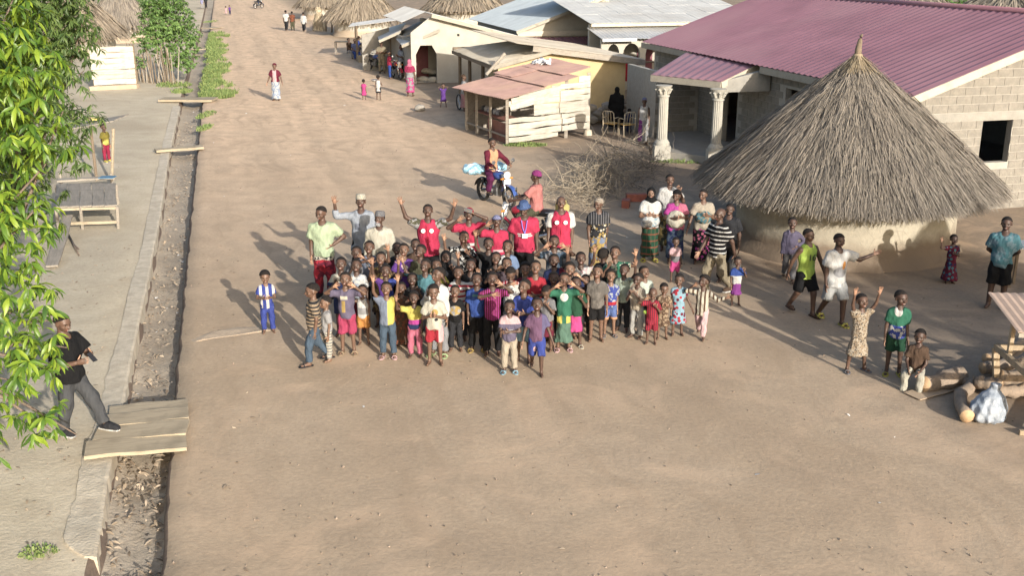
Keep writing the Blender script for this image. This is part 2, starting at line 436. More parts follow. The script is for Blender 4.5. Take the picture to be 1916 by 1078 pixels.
def bridge():
    ends = [((205, 775), (352, 760)), ((192, 793), (353, 777)), ((180, 816), (352, 803)), ((160, 846), (349, 828))]
    wd = [.35, .41, .48, .51]
    c = spot(258, 800); root = empty('plank_bridge', c, 0, 'bridge of four pale planks over the ditch under the man\'s foot', 'footbridge')
    for i, ((a, b), wq) in enumerate(zip(ends, wd)):
        plank_between('plank', spot(*a, .05+.02*(i % 2))-c, spot(*b, .03+.015*(i % 3))-c, wq, .05, M_plank, root, 11+i, .02)
bridge()
def one_plank(name, a, b, wd, label, seed, th=.06, z=.05):
    A, B = spot(*a, z), spot(*b, z); c = (A+B)/2; c.z = 0
    o = plank_between(name, A, B, wd, th, M_plank, None, seed, .03); tag(o, label, 'plank', 'single planks over the ditch')
one_plank('plank_crossing', (302, 188), (402, 188), 1.0, 'wide pale board over the ditch by the weeds', 31, .1)
one_plank('plank_crossing', (291, 284), (379, 277), .42, 'narrow pale board over the ditch, second nearest crossing', 32, .08)
one_plank('plank_crossing', (362, 93), (384, 91), .8, 'short board over the ditch beside the far bush', 33)
one_plank('plank_crossing', (384, 53), (410, 51), 1.2, 'small far board over the ditch where the weeds end', 34)
# slab of bared rock in the road edge
def rock():
    m = MB(); pts = [(357, 637), (395, 622), (445, 613), (505, 612), (512, 619), (450, 627), (400, 634), (362, 642)]
    P = [spot(*p, .0) for p in pts]; c = sum(P, Vector())/len(P)
    rim = [p+Vector((0, 0, .006)) for p in P]; top = [c+(p-c)*.85+Vector((0, 0, .016+.008*math.sin(i*2))) for i, p in enumerate(P)]
    b = 0; m.v = [tuple(p) for p in P+rim+top]; n = len(P)
    for k in (0, n):
        for i in range(n): j = (i+1) % n; m.f.append((k+i, k+j, k+n+j, k+n+i)); m.m.append(0)
    m.f.append(tuple(2*n+i for i in range(n))); m.m.append(0)
    tag(m.build('exposed_stone', plain('stone_pale', (.35, .275, .20), .95, .2, 4, .6), smooth=False), 'flat pale stone ledge at the road edge beside the ditch', 'stone')
rock()
# ================================================================ buildings
DV = Vector((-.256, .967, 0)).normalized(); NV = Vector((DV.y, -DV.x, 0))       # along the road, and away from it to the right
def corr(name, A, B, C, D, pitch, amp, mat, parent, rows=3, sag=0.0, th=.012):
    """corrugated sheet: A->B low edge, D->C high edge; ribs run from AB to DC"""
    A, B, C, D = map(Vector, (A, B, C, D)); n = max(2, int(round((B-A).length/pitch)))*4
    nr = (B-A).cross(D-A).normalized()
    if nr.z < 0: nr = -nr
    V = []
    for j in range(rows+1):
        t = j/rows; P, Q = A.lerp(D, t), B.lerp(C, t)
        for i in range(n+1):
            u = i/n; V.append(P.lerp(Q, u) + nr*(amp*math.sin(i*PI/2) + sag*math.sin(u*9+t*3)*math.sin(t*PI+.5)))
    k = len(V); V = [tuple(v) for v in V] + [tuple(v-nr*th) for v in V]; F = []
    for j in range(rows):
        for i in range(n):
            a = j*(n+1)+i; F.append((a, a+1, a+n+2, a+n+1)); F.append((k+a, k+a+n+1, k+a+n+2, k+a+1))
    for i in range(n): F.append((k+i, k+i+1, i+1, i)); e = rows*(n+1); F.append((e+i, e+i+1, k+e+i+1, k+e+i))
    for j in range(rows):
        a = j*(n+1); F.append((a, a+n+1, k+a+n+1, k+a)); b = a+n; F.append((b, k+b, k+b+n+1, b+n+1))
    return link(name, mesh_np(name, V, F, False, [mat]), parent)
def wall_pieces(m, O, dr, L, H, th, ops, z0=0.0, mi=0):
    """wall of boxes around openings (a,b,z0,z1) measured along dr from O; thickness to the left of dr"""
    O = Vector(O); dr = Vector(dr).normalized(); nn = Vector((-dr.y, dr.x, 0))
    xs = sorted({0.0, L, *[o[0] for o in ops], *[o[1] for o in ops]})
    for a, b in zip(xs, xs[1:]):
        segs = [(z0, H)]
        for o in ops:
            if o[0] < b-1e-6 and o[1] > a+1e-6:
                segs = [q for s in segs for q in ((s[0], min(s[1], o[2])), (max(s[0], o[3]), s[1])) if q[1]-q[0] > 1e-4]
        for c, d in segs:
            m.prism([O+dr*a+UP*c, O+dr*b+UP*c, O+dr*b+UP*d, O+dr*a+UP*d], nn*th, mi)
def board(name, A, B, w, th, mat, parent, roll=0.0):
    """straight board from A to B: width w upright, thickness th"""
    A, B = Vector(A), Vector(B); d = B-A; x = d.normalized(); y = UP.cross(x).normalized(); z = x.cross(y)
    M = Matrix((x, y, z)).transposed()
    m = MB().box((A+B)/2, (d.length, th, w), M); return m.build(name, mat, parent)

def thatch_mat(name, a, b, c):
    g = N(name); r = g.node('ShaderNodeNewGeometry').outputs['Random Per Island']
    n = g.noise(g.tc(), 1.4, 4, .6)
    col = g.ramp(g.math('FRACT', g.math('ADD', g.math('MULTIPLY', r, .6), g.math('MULTIPLY', n, .75))), [(0, c), (.3, a), (.62, b), (.85, a), (1, c)])
    return g.done(col, .9, None, spec=.15)
M_th = thatch_mat('thatch_straw', (.18, .158, .132), (.24, .208, .17), (.12, .106, .093))
M_thg = thatch_mat('thatch_straw_far', (.205, .17, .13), (.25, .21, .16), (.165, .135, .105))
M_thc = plain('thatch_core', (.20, .17, .135), .95, .4, 10., .5, 60.)
M_thtop = thatch_mat('thatch_top', (.22, .175, .115), (.27, .22, .15), (.15, .12, .08))
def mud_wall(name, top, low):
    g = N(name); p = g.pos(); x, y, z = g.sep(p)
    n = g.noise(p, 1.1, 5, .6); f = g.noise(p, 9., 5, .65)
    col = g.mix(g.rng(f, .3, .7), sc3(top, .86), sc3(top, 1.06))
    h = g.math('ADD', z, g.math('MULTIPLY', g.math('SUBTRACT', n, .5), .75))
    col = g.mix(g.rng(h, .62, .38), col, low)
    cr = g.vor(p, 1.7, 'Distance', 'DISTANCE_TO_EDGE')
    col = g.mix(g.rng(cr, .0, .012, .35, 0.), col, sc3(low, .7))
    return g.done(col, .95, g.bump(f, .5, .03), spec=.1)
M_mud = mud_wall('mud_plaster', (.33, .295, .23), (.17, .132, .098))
M_mudw = mud_wall('mud_plaster_pale', (.40, .375, .325), (.35, .28, .21))
def hut(c, rw, hw, re, ze, za, nst, label, parts_mats, top=True, seed=1, group=None, cat='hut', blade=(.028, .75)):
    r = random.Random(seed); c = Vector(c)
    root = empty('thatched_hut', c, 0, label, cat, group)
    wm, tm = parts_mats
    m = MB(); k = 48 if nst > 8000 else 24
    m.lathe([(rw+.22, -.05), (rw+.16, .10), (rw+.05, .2), (rw+.0, .32), (rw, hw)], k)
    for i, v in enumerate(m.v):
        q = 1+.012*math.sin(i*3.7)+.01*math.sin(i*1.3); m.v[i] = (v[0]*q, v[1]*q, v[2])
    m.build('wall', wm, root, True)
    core = MB(); n = 8; prof = []
    for i in range(n+1):
        t = i/n; prof.append((.06+(re*.965-.06)*t, za-(za-ze)*(t-.025*math.sin(PI*t))-.06))
    core.lathe(prof, k); core.lathe([(re*.965, ze-.06), (re*.93, ze-.16), (rw*.8, ze+.25)], k)
    core.build('roof', M_thc, root, True)
    Ms = []; sl = Vector((re, 0, -(za-ze))).normalized()
    for i in range(nst):
        t = math.sqrt(r.uniform(.004, 1.0)); th = r.random()*2*PI
        L = blade[1]*r.uniform(.55, 1.25)
        rr = .05+(re-.02)*t; z = za-(za-ze)*(t-.025*math.sin(PI*t))
        lift = r.uniform(-.01, .05)+.035*math.sin(th*9+t*7)*math.sin(th*4-t*11)+(.10*r.random()**6); rad = Vector((math.cos(th), math.sin(th), 0))
        tang = Vector((-rad.y, rad.x, 0)); x0 = Vector((sl.x*rad.x, sl.x*rad.y, sl.z))
        nn = tang.cross(x0).normalized()
        if nn.z < 0: nn = -nn
        dirv = (x0 + tang*r.gauss(0, .12) - nn*r.uniform(-.05, .10)).normalized()
        w_ = blade[0]*r.uniform(.5, 1.4)
        sd = dirv.cross(nn).normalized(); n2 = sd.cross(dirv)
        tw = r.uniform(-.8, .8); sd2 = sd*math.cos(tw)+n2*math.sin(tw)
        p = rad*rr + UP*z + nn*lift - dirv*L*.5
        M = np.eye(4); M[:3, 0] = sd2*w_; M[:3, 1] = dirv*L; M[:3, 2] = n2; M[:3, 3] = p; Ms.append(M)
    for i in range(nst//7):                                   # ragged fringe over the eave
        th = r.random()*2*PI; rad = Vector((math.cos(th), math.sin(th), 0)); tang = Vector((-rad.y, rad.x, 0))
        L = r.uniform(.25, .5)*blade[1]/.75; dirv = (Vector((sl.x*rad.x, sl.x*rad.y, sl.z-.25)) + tang*r.gauss(0, .15)).normalized()
        p = rad*(re-.22+r.uniform(-.12, .1)) + UP*(ze+.10+r.uniform(-.1, .05)); w_ = blade[0]*r.uniform(.5, 1.3)
        M = np.eye(4); M[:3, 0] = tang*w_; M[:3, 1] = dirv*L; M[:3, 2] = tang.cross(dirv); M[:3, 3] = p; Ms.append(M)
    st = ([(-.5, 0, 0), (.5, 0, 0), (.28, 1, .0), (-.28, 1, .0)], [(0, 1, 2, 3)])
    o = link('thatch', scatter_mesh('thatch', st, Ms, [tm], False), root); o['kind'] = 'stuff'
    if top:
        Ms = []
        for i in range(420):
            th = r.random()*2*PI; rad = Vector((math.cos(th), math.sin(th), 0)); L = r.uniform(.3, .62)
            dirv = (rad*1.0 + UP*r.uniform(-1.1, -.55) + Vector((-rad.y, rad.x, 0))*r.gauss(0, .35)).normalized()
            sd = dirv.cross(UP).normalized(); p = rad*r.uniform(.03, .12) + UP*(za+.17-r.random()*.12)
            M = np.eye(4); M[:3, 0] = sd*.022; M[:3, 1] = dirv*L; M[:3, 2] = sd.cross(dirv); M[:3, 3] = p; Ms.append(M)
        t_ = link('thatch_cap', scatter_mesh('thatch_cap', st, Ms, [M_thtop], False), root); t_['kind'] = 'stuff'
        MB().lathe([(.34, za-.2), (.24, za+.0), (.12, za+.13), (.09, za+.2)], 16).build('cap_core', M_thtop, root, True)
        MB().tube([(0, 0, za), (0, 0, za+.3), (.02, 0, za+.5), (.03, 0, za+.58), (.06, .0, za+.62)], [.09, .075, .05, .04, .02], 8).build('finial', M_pole, root, True)
    return root
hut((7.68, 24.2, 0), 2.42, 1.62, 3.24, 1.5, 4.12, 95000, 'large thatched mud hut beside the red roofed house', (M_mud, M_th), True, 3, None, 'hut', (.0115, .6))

# ---------------- house with the red sheet roof
M_red = plain('red_roof_paint', (.235, .115, .138), .5, .14, .7, 0, tint=(.28, .155, .172), spec=.3)
M_fascia = wood('pale_board', (.36, .325, .265), .15)
M_fasciaw = wood('cream_board', (.50, .445, .35), .10)
M_block = plain('cement_block', (.205, .187, .158), .95, .18, 7., .6, 40., tint=(.175, .16, .136))
M_mortar = plain('mortar', (.31, .29, .252), .95, .1, 6., .4)
M_beam = plain('cement_beam', (.25, .235, .205), .95, .12, 4., .4)
M_dark = plain('dark_interior', (.02, .018, .016), .9, .2, 2.)
M_maroon = plain('maroon_door', (.16, .045, .06), .6, .15, 3.)
def clip_poly(P, f):
    out = []
    for i in range(len(P)):
        a, b = P[i], P[(i+1) % len(P)]; fa, fb = f(a), f(b)
        if fa >= 0: out.append(a)
        if (fa >= 0) != (fb >= 0): t = fa/(fa-fb); out.append((a[0]+(b[0]-a[0])*t, a[1]+(b[1]-a[1])*t))
    return out
def red_house():
    E1 = Vector((9.8, 26.4, 0)); ze = 3.1; sl = .35; sr = 5.2; Lh = 18.0
    Q = lambda k, s, z: E1 + DV*k + NV*s + UP*z
    root = empty('block_house', Q(9, 5, 0), 0, 'unfinished cement block house with long red sheet roof', 'house')
    c = root.location.copy(); P = lambda k, s, z: Q(k, s, z) - c
    m = MB(); k0, s0, k1, s1 = .4, .45, Lh-.3, 2*sr-.45
    th = .2
    # front wall runs away along the road; inner core is mortar, blocks sit 8 mm proud
    door = (10.2, 11.3, .12, 2.15); win = (5.9, 7.0, 1.25, 2.5)
    L = k1-k0
    wall_pieces(m, P(k1, s0, 0), -DV, L, ze-.02, th, [(k1-door[1], k1-door[0], 0, door[3]), (k1-win[1], k1-win[0], win[2], win[3])])
    wall_pieces(m, P(k1, s1, 0), -NV, s1-s0-2*th, ze-.02, th, [])
    gw = (2.45, 3.35, 1.25, 2.35)                             # gable window (s range, z range)
    wall_pieces(m, P(k0, s0+th, 0), NV, s1-s0-th, ze-.04, th, [(gw[0]-s0-th, gw[1]-s0-th, gw[2], gw[3])])
    m.prism([P(k0, s0, ze-.04), P(k0, s1, ze-.04), P(k0, sr, ze+sl*(sr)-.1), P(k0, s0, ze+sl*s0-.06)], DV*th)
    wall_pieces(m, P(k1, s1-th, 0), -DV, L, ze-.02, th, [])
    m.build('wall', M_mortar, root)
    MB().box(P(9, 5, .06), (.1, .1, .1)).prism([P(k0+.2, s0+.2, .05), P(k1-.2, s0+.2, .05), P(k1-.2, s1-.2, .05), P(k0+.2, s1-.2, .05)], (0, 0, .04)).build('floor', M_beam, root)
    # blocks
    bl = []
    bw, bh, g = .45, .215, .018
    for row in range(24):
        z0 = row*bh
        for i in range(-1, 12):                               # gable end wall, towards the camera
            a = s0+i*bw+(row % 2)*bw/2
            R0 = [(max(a, s0)+g/2, z0+g/2), (a+bw-g/2, z0+g/2), (a+bw-g/2, z0+bh-g/2), (max(a, s0)+g/2, z0+bh-g/2)]
            if a+bw-g <= s0+.05 or a > 5.4: continue
            if 11 <= row <= 11: continue                      # cement band
            if a < gw[1] and a+bw > gw[0] and z0 < gw[3]-.02 and z0+bh > gw[2]+.02:
                if a < gw[0]-.06: R0 = clip_poly(R0, lambda p: gw[0]-.005-p[0])
                elif a+bw > gw[1]+.06: R0 = clip_poly(R0, lambda p: p[0]-gw[1]-.005)
                else: continue
            R0 = clip_poly(R0, lambda p: ze+sl*p[0]-.13-p[1])
            if len(R0) < 3: continue
            bl.append((0 if a < 4.2 and z0 > .2 else 2, [P(k0, p[0], p[1]) for p in R0], -DV*.012))
        if row < 14:
            for i in range(0, 40):                            # road-side wall
                a = k0+i*bw+(row % 2)*bw/2
                if a+bw > k1 or z0+bh > ze-.1: continue
                bad = False
                for o in (door, win):
                    if a < o[1]-.01 and a+bw > o[0]+.01 and z0 < o[3]-.02 and z0+bh > o[2]+.02: bad = True
                if bad: continue
                R0 = [(a+g/2, z0+g/2), (a+bw-g/2, z0+g/2), (a+bw-g/2, z0+bh-g/2), (a+g/2, z0+bh-g/2)]
                vis = 1 if (6.0 < a < 13.2 and z0 > 1.1) else (3 if a > 3 else 4)
                bl.append((vis, [P(p[0], s0, p[1]) for p in reversed(R0)], -NV*.012))
    bl.sort(key=lambda b: b[0]); rest = MB()
    for i, (v, pts, off) in enumerate(bl):
        if i < 290:
            o_ = pts[0]; MB().prism([p-o_ for p in pts], off).build('block', M_block, root, loc=o_)
        else: rest.prism(pts, off)
    rest.build('block_courses', M_block, root)['kind'] = 'stuff'
    m = MB().prism([P(k0, s0, 11*bh+.01), P(k0, s1, 11*bh+.01), P(k0, s1, 12*bh-.01), P(k0, s0, 12*bh-.01)], -DV*.015); m.build('lintel_band', M_beam, root)
    # protruding room at the far end of the porch
    m = MB(); wall_pieces(m, P(16.2, -1.25, 0), -DV, 2.9, 2.42, .18, []); wall_pieces(m, P(13.3, -1.07, 0), NV, 1.5, 2.42, .18, [])
    rm = m.build('porch_room', M_mortar, root); mm = MB()
    for row in range(11):
        for i in range(4):
            a = -1.25+i*bw+(row % 2)*.2
            if a+bw < .42: mm = MB().prism([P(13.3, a+g/2, row*bh+g/2), P(13.3, a+bw-g/2, row*bh+g/2), P(13.3, a+bw-g/2, row*bh+bh-g/2), P(13.3, a+g/2, row*bh+bh-g/2)], -DV*.012); mm.build('block', M_block, rm)
    # roof
    ov = .0
    corr('roof_slope', P(Lh, 0, ze), P(0, 0, ze), P(0, sr, ze+sl*sr), P(Lh, sr, ze+sl*sr), .33, .017, M_red, root, 4)
    corr('roof_slope', P(0, 2*sr, ze), P(Lh, 2*sr, ze), P(Lh, sr, ze+sl*sr), P(0, sr, ze+sl*sr), .33, .017, M_red, root, 2)
    MB().tube([P(-.03, sr, ze+sl*sr+.01), P(Lh, sr, ze+sl*sr+.01)], .09, 8).build('ridge_cap', M_red, root, True)
    board('barge_board', P(-.02, -.02, ze-.12), P(-.02, sr, ze+sl*sr-.12), .2, .04, M_fasciaw, root)
    board('barge_board', P(-.02, 2*sr, ze-.12), P(-.02, sr, ze+sl*sr-.12), .2, .04, M_fasciaw, root)
    board('fascia', P(0, .0, ze-.13), P(7.9, .0, ze-.13), .2, .035, M_fascia, root)
    board('fascia', P(13.2, .0, ze-.13), P(Lh, .0, ze-.13), .2, .035, M_fascia, root)
    # porch: roof carried by two fluted columns
    p1 = spot(1218, 139, 2.62)-c; p2 = spot(1349, 152, 2.62)-c; e2 = spot(1421, 117, 3.11)-c; e3 = spot(1293, 91.5, 3.11)-c
    corr('porch_roof', p1, p2, e2, e3, .33, .012, M_red, root, 3)
    dn = UP*.12
    board('fascia', p1-dn, p2-dn, .2, .04, M_fascia, root)
    board('barge_board', p2-dn+Vector((.02, -.01, 0)), e2-dn, .2, .04, M_fasciaw, root)
    C1 = spot(1237, 299)-c; C2 = spot(1337, 309)-c
    m = MB(); m.prism([C1+Vector((.25, .1, .0)), C2+Vector((-.1, .12, 0)), P(7.6, .4, 0), P(13.2, .4, 0), P(13.2, -1.2, 0)], UP*.24); m.build('porch_floor', M_beam, root)
    m = MB(); m.prism([p2-UP*.36+Vector((-.1, .1, 0)), P(7.9, .38, 2.3), P(7.9, .38, 3.0), p2-UP*.05+Vector((-.1, .1, 0))], DV*.2); m.build('porch_beam', M_beam, root)
    M_col = plain('column_cement', (.33, .31, .265), .9, .12, 5., .3)
    for C in (C1, C2):
        col = empty('column', C); col.parent = root
        hb = 2.42
        m = MB(); m.prism([Vector((x*.26, y*.26, 0)) for x, y in ((-1, -1), (1, -1), (1, 1), (-1, 1))], UP*.5)
        m.lathe([(.25, .5), (.25, .58), (.2, .66), (.17, .7)], 20); m.build('plinth', M_col, col)
        m = MB(); n = 32
        for z in (.68, hb-.32):
            for j in range(n): rr = (.165 if j % 2 else .145)*(1-.06*(z > 1)); m.v.append((rr*math.cos(2*PI*j/n), rr*math.sin(2*PI*j/n), z))
        for j in range(n): m.f.append((j, (j+1) % n, n+(j+1) % n, n+j)); m.m.append(0)
        m.build('shaft', M_col, col)
        m = MB(); m.lathe([(.19, hb-.36), (.19, hb-.31), (.155, hb-.3), (.17, hb-.18), (.25, hb-.04), (.27, hb), (.0, hb)], 20)
        for j in range(8): a = j*PI/4; m.tube([(.16*math.cos(a), .16*math.sin(a), hb-.25), (.24*math.cos(a), .24*math.sin(a), hb-.1), (.28*math.cos(a), .28*math.sin(a), hb-.14)], [.05, .04, .02], 6)
        m.build('capital', M_col, col)
red_house()

# ---------------- cream house by the road with the arched doorway
M_cream = plain('cream_plaster', (.36, .335, .285), .9, .10, 2., .15, 20., tint=(.31, .285, .24))
M_tin = plain('zinc_sheet', (.44, .44, .43), .5, .14, 1.6, 0, metal=.15, tint=(.33, .32, .30))
M_tinw = plain('zinc_pale', (.46, .455, .43), .6, .12, 1.2, 0, metal=.0, tint=(.38, .365, .335))
M_tinb = plain('zinc_bluish', (.38, .42, .435), .55, .10, 1.1, 0, metal=.1)
def arch_panel(m, O, dr, a, b, H, ops, th, cham=True, zb=0.0):
    """wall panel from a to b along dr with arched openings (x0,x1,spring,top)"""
    O = Vector(O); dr = Vector(dr).normalized(); nn = Vector((-dr.y, dr.x, 0)); W = lambda x, z: O+dr*x+UP*z
    x = a
    for (x0, x1, sp, tp) in ops:
        m.prism([W(x, zb), W(x0, zb), W(x0, H), W(x, H)], nn*th)
        cx, r = (x0+x1)/2, (x1-x0)/2
        if cham: arc = [(x0, sp), (x0+r*.45, tp), (x1-r*.45, tp), (x1, sp)]
        else: arc = [(cx-r*math.cos(PI*i/8), sp+(tp-sp)*math.sin(PI*i/8)) for i in range(9)]
        for p, q in zip(arc, arc[1:]):
            m.prism([W(*p), W(*q), W(q[0], H), W(p[0], H)], nn*th)
        x = x1
    m.prism([W(x, zb), W(b, zb), W(b, H), W(x, H)], nn*th)
def cream_house():
    a0 = spot(771, 156.5); c = a0.copy()
    root = empty('cream_house', c, 0, 'cream plastered house by the road with dark arched doorway and zinc roof', 'house')
    P = lambda s, k, z: NV*s + DV*k + UP*z
    m = MB(); arch_panel(m, P(0, 0, 0), NV, 0, 1.45, 2.25, [(.24, 1.34, 1.5, 1.95)], .2)
    m.prism([P(0, 0, 2.25), P(1.45, 0, 2.25), P(1.45, 0, 3.36), P(1.1, 0, 3.42), P(.0, 0, 2.6)], DV*.2)
    m.prism([P(1.45, 0, 0), P(5.7, 0, 0), P(5.7, 0, 2.32), P(1.45, 0, 3.36)], DV*.2)
    m.prism([P(1.9, .2, 0), P(2.1, .2, 0), P(2.1, 8, 0), P(1.9, 8, 0)], UP*2.9)
    m.prism([P(5.5, .2, 0), P(5.7, .2, 0), P(5.7, 8, 0), P(5.5, 8, 0)], UP*2.3)
    m.prism([P(0, 2.6, 0), P(1.9, 2.6, 0), P(1.9, 2.6, 2.9), P(0, 2.6, 2.2)], DV*.2)
    m.build('wall', M_cream, root)
    MB().prism([P(.05, .25, .02), P(1.85, .25, .02), P(1.85, 2.55, .02), P(.05, 2.55, .02)], UP*.06).build('porch_floor', M_beam, root)
    MB().prism([P(.02, .22, 2.2), P(1.88, .22, 2.2), P(1.88, 2.58, 2.2), P(.02, 2.58, 2.2)], UP*.05).prism([P(.02, .22, .1), P(.05, .22, .1), P(.05, 2.58, .1), P(.02, 2.58, .1)], UP*2.1).build('porch_ceiling', M_beam, root)
    MB().prism([P(.45, 2.58, .08), P(1.35, 2.58, .08), P(1.35, 2.58, 2.0), P(.45, 2.58, 2.0)], -DV*.04).build('door', M_maroon, root)
    MB().box(P(2.5, -.012, 2.45), (.12, .03, .12)).build('wall_lamp', M_dark, root)
    corr('roof_slope', P(6.0, -.35, 2.27), P(6.0, 8.2, 2.27), P(1.05, 8.2, 3.56), P(1.05, -.35, 3.56), .2, .016, M_tinw, root, 3)
    corr('roof_slope', P(-.2, 8.2, 3.05), P(-.2, 1.6, 3.05), P(1.05, 1.6, 3.56), P(1.05, 8.2, 3.56), .2, .016, M_tinw, root, 2)
    board('barge_board', P(1.05, -.37, 3.45), P(6.0, -.37, 2.17), .17, .04, M_fascia, root)
    # pent roofs over the road side
    A, B, C, D = spot(734, 65.5, 1.98)-c, spot(752, 84, 1.95)-c, spot(823, 54, 2.78)-c, spot(793, 36, 2.8)-c
    corr('porch_roof', A, B, C, D, .2, .016, M_tin, root, 2)
    board('barge_board', B-UP*.07, C-UP*.07, .14, .04, M_fascia, root)
    A, B, C, D = spot(703, 58.5, 1.9)-c, spot(709, 75, 1.9)-c, spot(750, 57, 2.4)-c, spot(759, 42, 2.6)-c
    corr('porch_roof', A, B, C, D, .2, .016, M_tin, root, 2)
    board('barge_board', B-UP*.07, C-UP*.07, .14, .04, M_fascia, root)
    for q in ((710, 118), (733, 132)):
        p = spot(*q)-c; MB().tube([p, p+UP*1.95], .05, 8).build('post', M_pole, root)
    m = MB(); m.prism([P(-1.6, 7.5, 0), P(0, 7.5, 0), P(0, 7.5, 2.4), P(-1.6, 7.5, 2.0)], DV*.15); m.prism([P(0, 2.8, 0), P(.12, 2.8, 0), P(.12, 7.5, 0), P(0, 7.5, 0)], UP*2.2); m.build('inner_wall', M_beam, root)
cream_house()

# ---------------- yellow house
M_yel = plain('ochre_plaster', (.44, .34, .185), .9, .10, 1.6, .15, 20., tint=(.38, .305, .185))
M_old = plain('weathered_sheet', (.43, .385, .31), .7, .18, 1.6, 0, tint=(.34, .29, .22), metal=.1)
def yellow_house():
    c = spot(1168, 207); root = empty('ochre_house', c, 0, 'ochre walled house behind the plank shack', 'house')
    P = lambda s, k, z: NV*s + DV*k + UP*z
    m = MB(); m.prism([P(-5.6, 0, 0), P(0, 0, 0), P(0, 0, 2.14), P(-3.2, 0, 2.62), P(-5.6, 0, 2.05)], DV*.2)
    m.prism([P(-.2, .2, 0), P(0, .2, 0), P(0, 7.5, 0), P(-.2, 7.5, 0)], UP*2.1)
    m.prism([P(-4.2, .2, 0), P(-4.0, .2, 0), P(-4.0, 7.5, 0), P(-4.2, 7.5, 0)], UP*2.3)
    m.build('wall', M_yel, root)
    corr('roof_slope', P(.75, -.3, 2.18), P(.75, 8, 2.18), P(-4.9, 8, 2.98), P(-4.9, -.3, 2.98), .2, .016, M_old, root, 3)
    board('barge_board', P(-4.2, -.33, 2.74), P(.75, -.33, 2.05), .22, .05, M_plank2, root)
    A, B, C, D = spot(846, 93, 2.05)-c, spot(923, 123, 2.05)-c, spot(1034, 92, 2.7)-c, spot(985, 72, 2.75)-c
    corr('porch_roof', A, B, C, D, .2, .02, M_old, root, 3, .03)
    board('barge_board', B-UP*.08, C-UP*.08, .16, .05, M_fascia, root)
    board('fascia', A-UP*.1, B-UP*.1, .14, .05, M_pole, root)
    for t in (.04, .3, .62):
        p = A.lerp(B, t)+NV*.3; MB().tube([Vector((p.x, p.y, 0)), Vector((p.x, p.y, 2.0))], .08, 8).build('post', M_pole, root)
    MB().tube([A+UP*.06-DV*.2, A+UP*.1+NV*1.6-DV*.1], [.09, .06], 8).build('roof_log', M_pole, root)
    MB().tube([B+UP*.5+NV*.5, B-UP*.35+NV*-.3], .07, 8).build('brace_pole', M_plank2, root)
yellow_house()

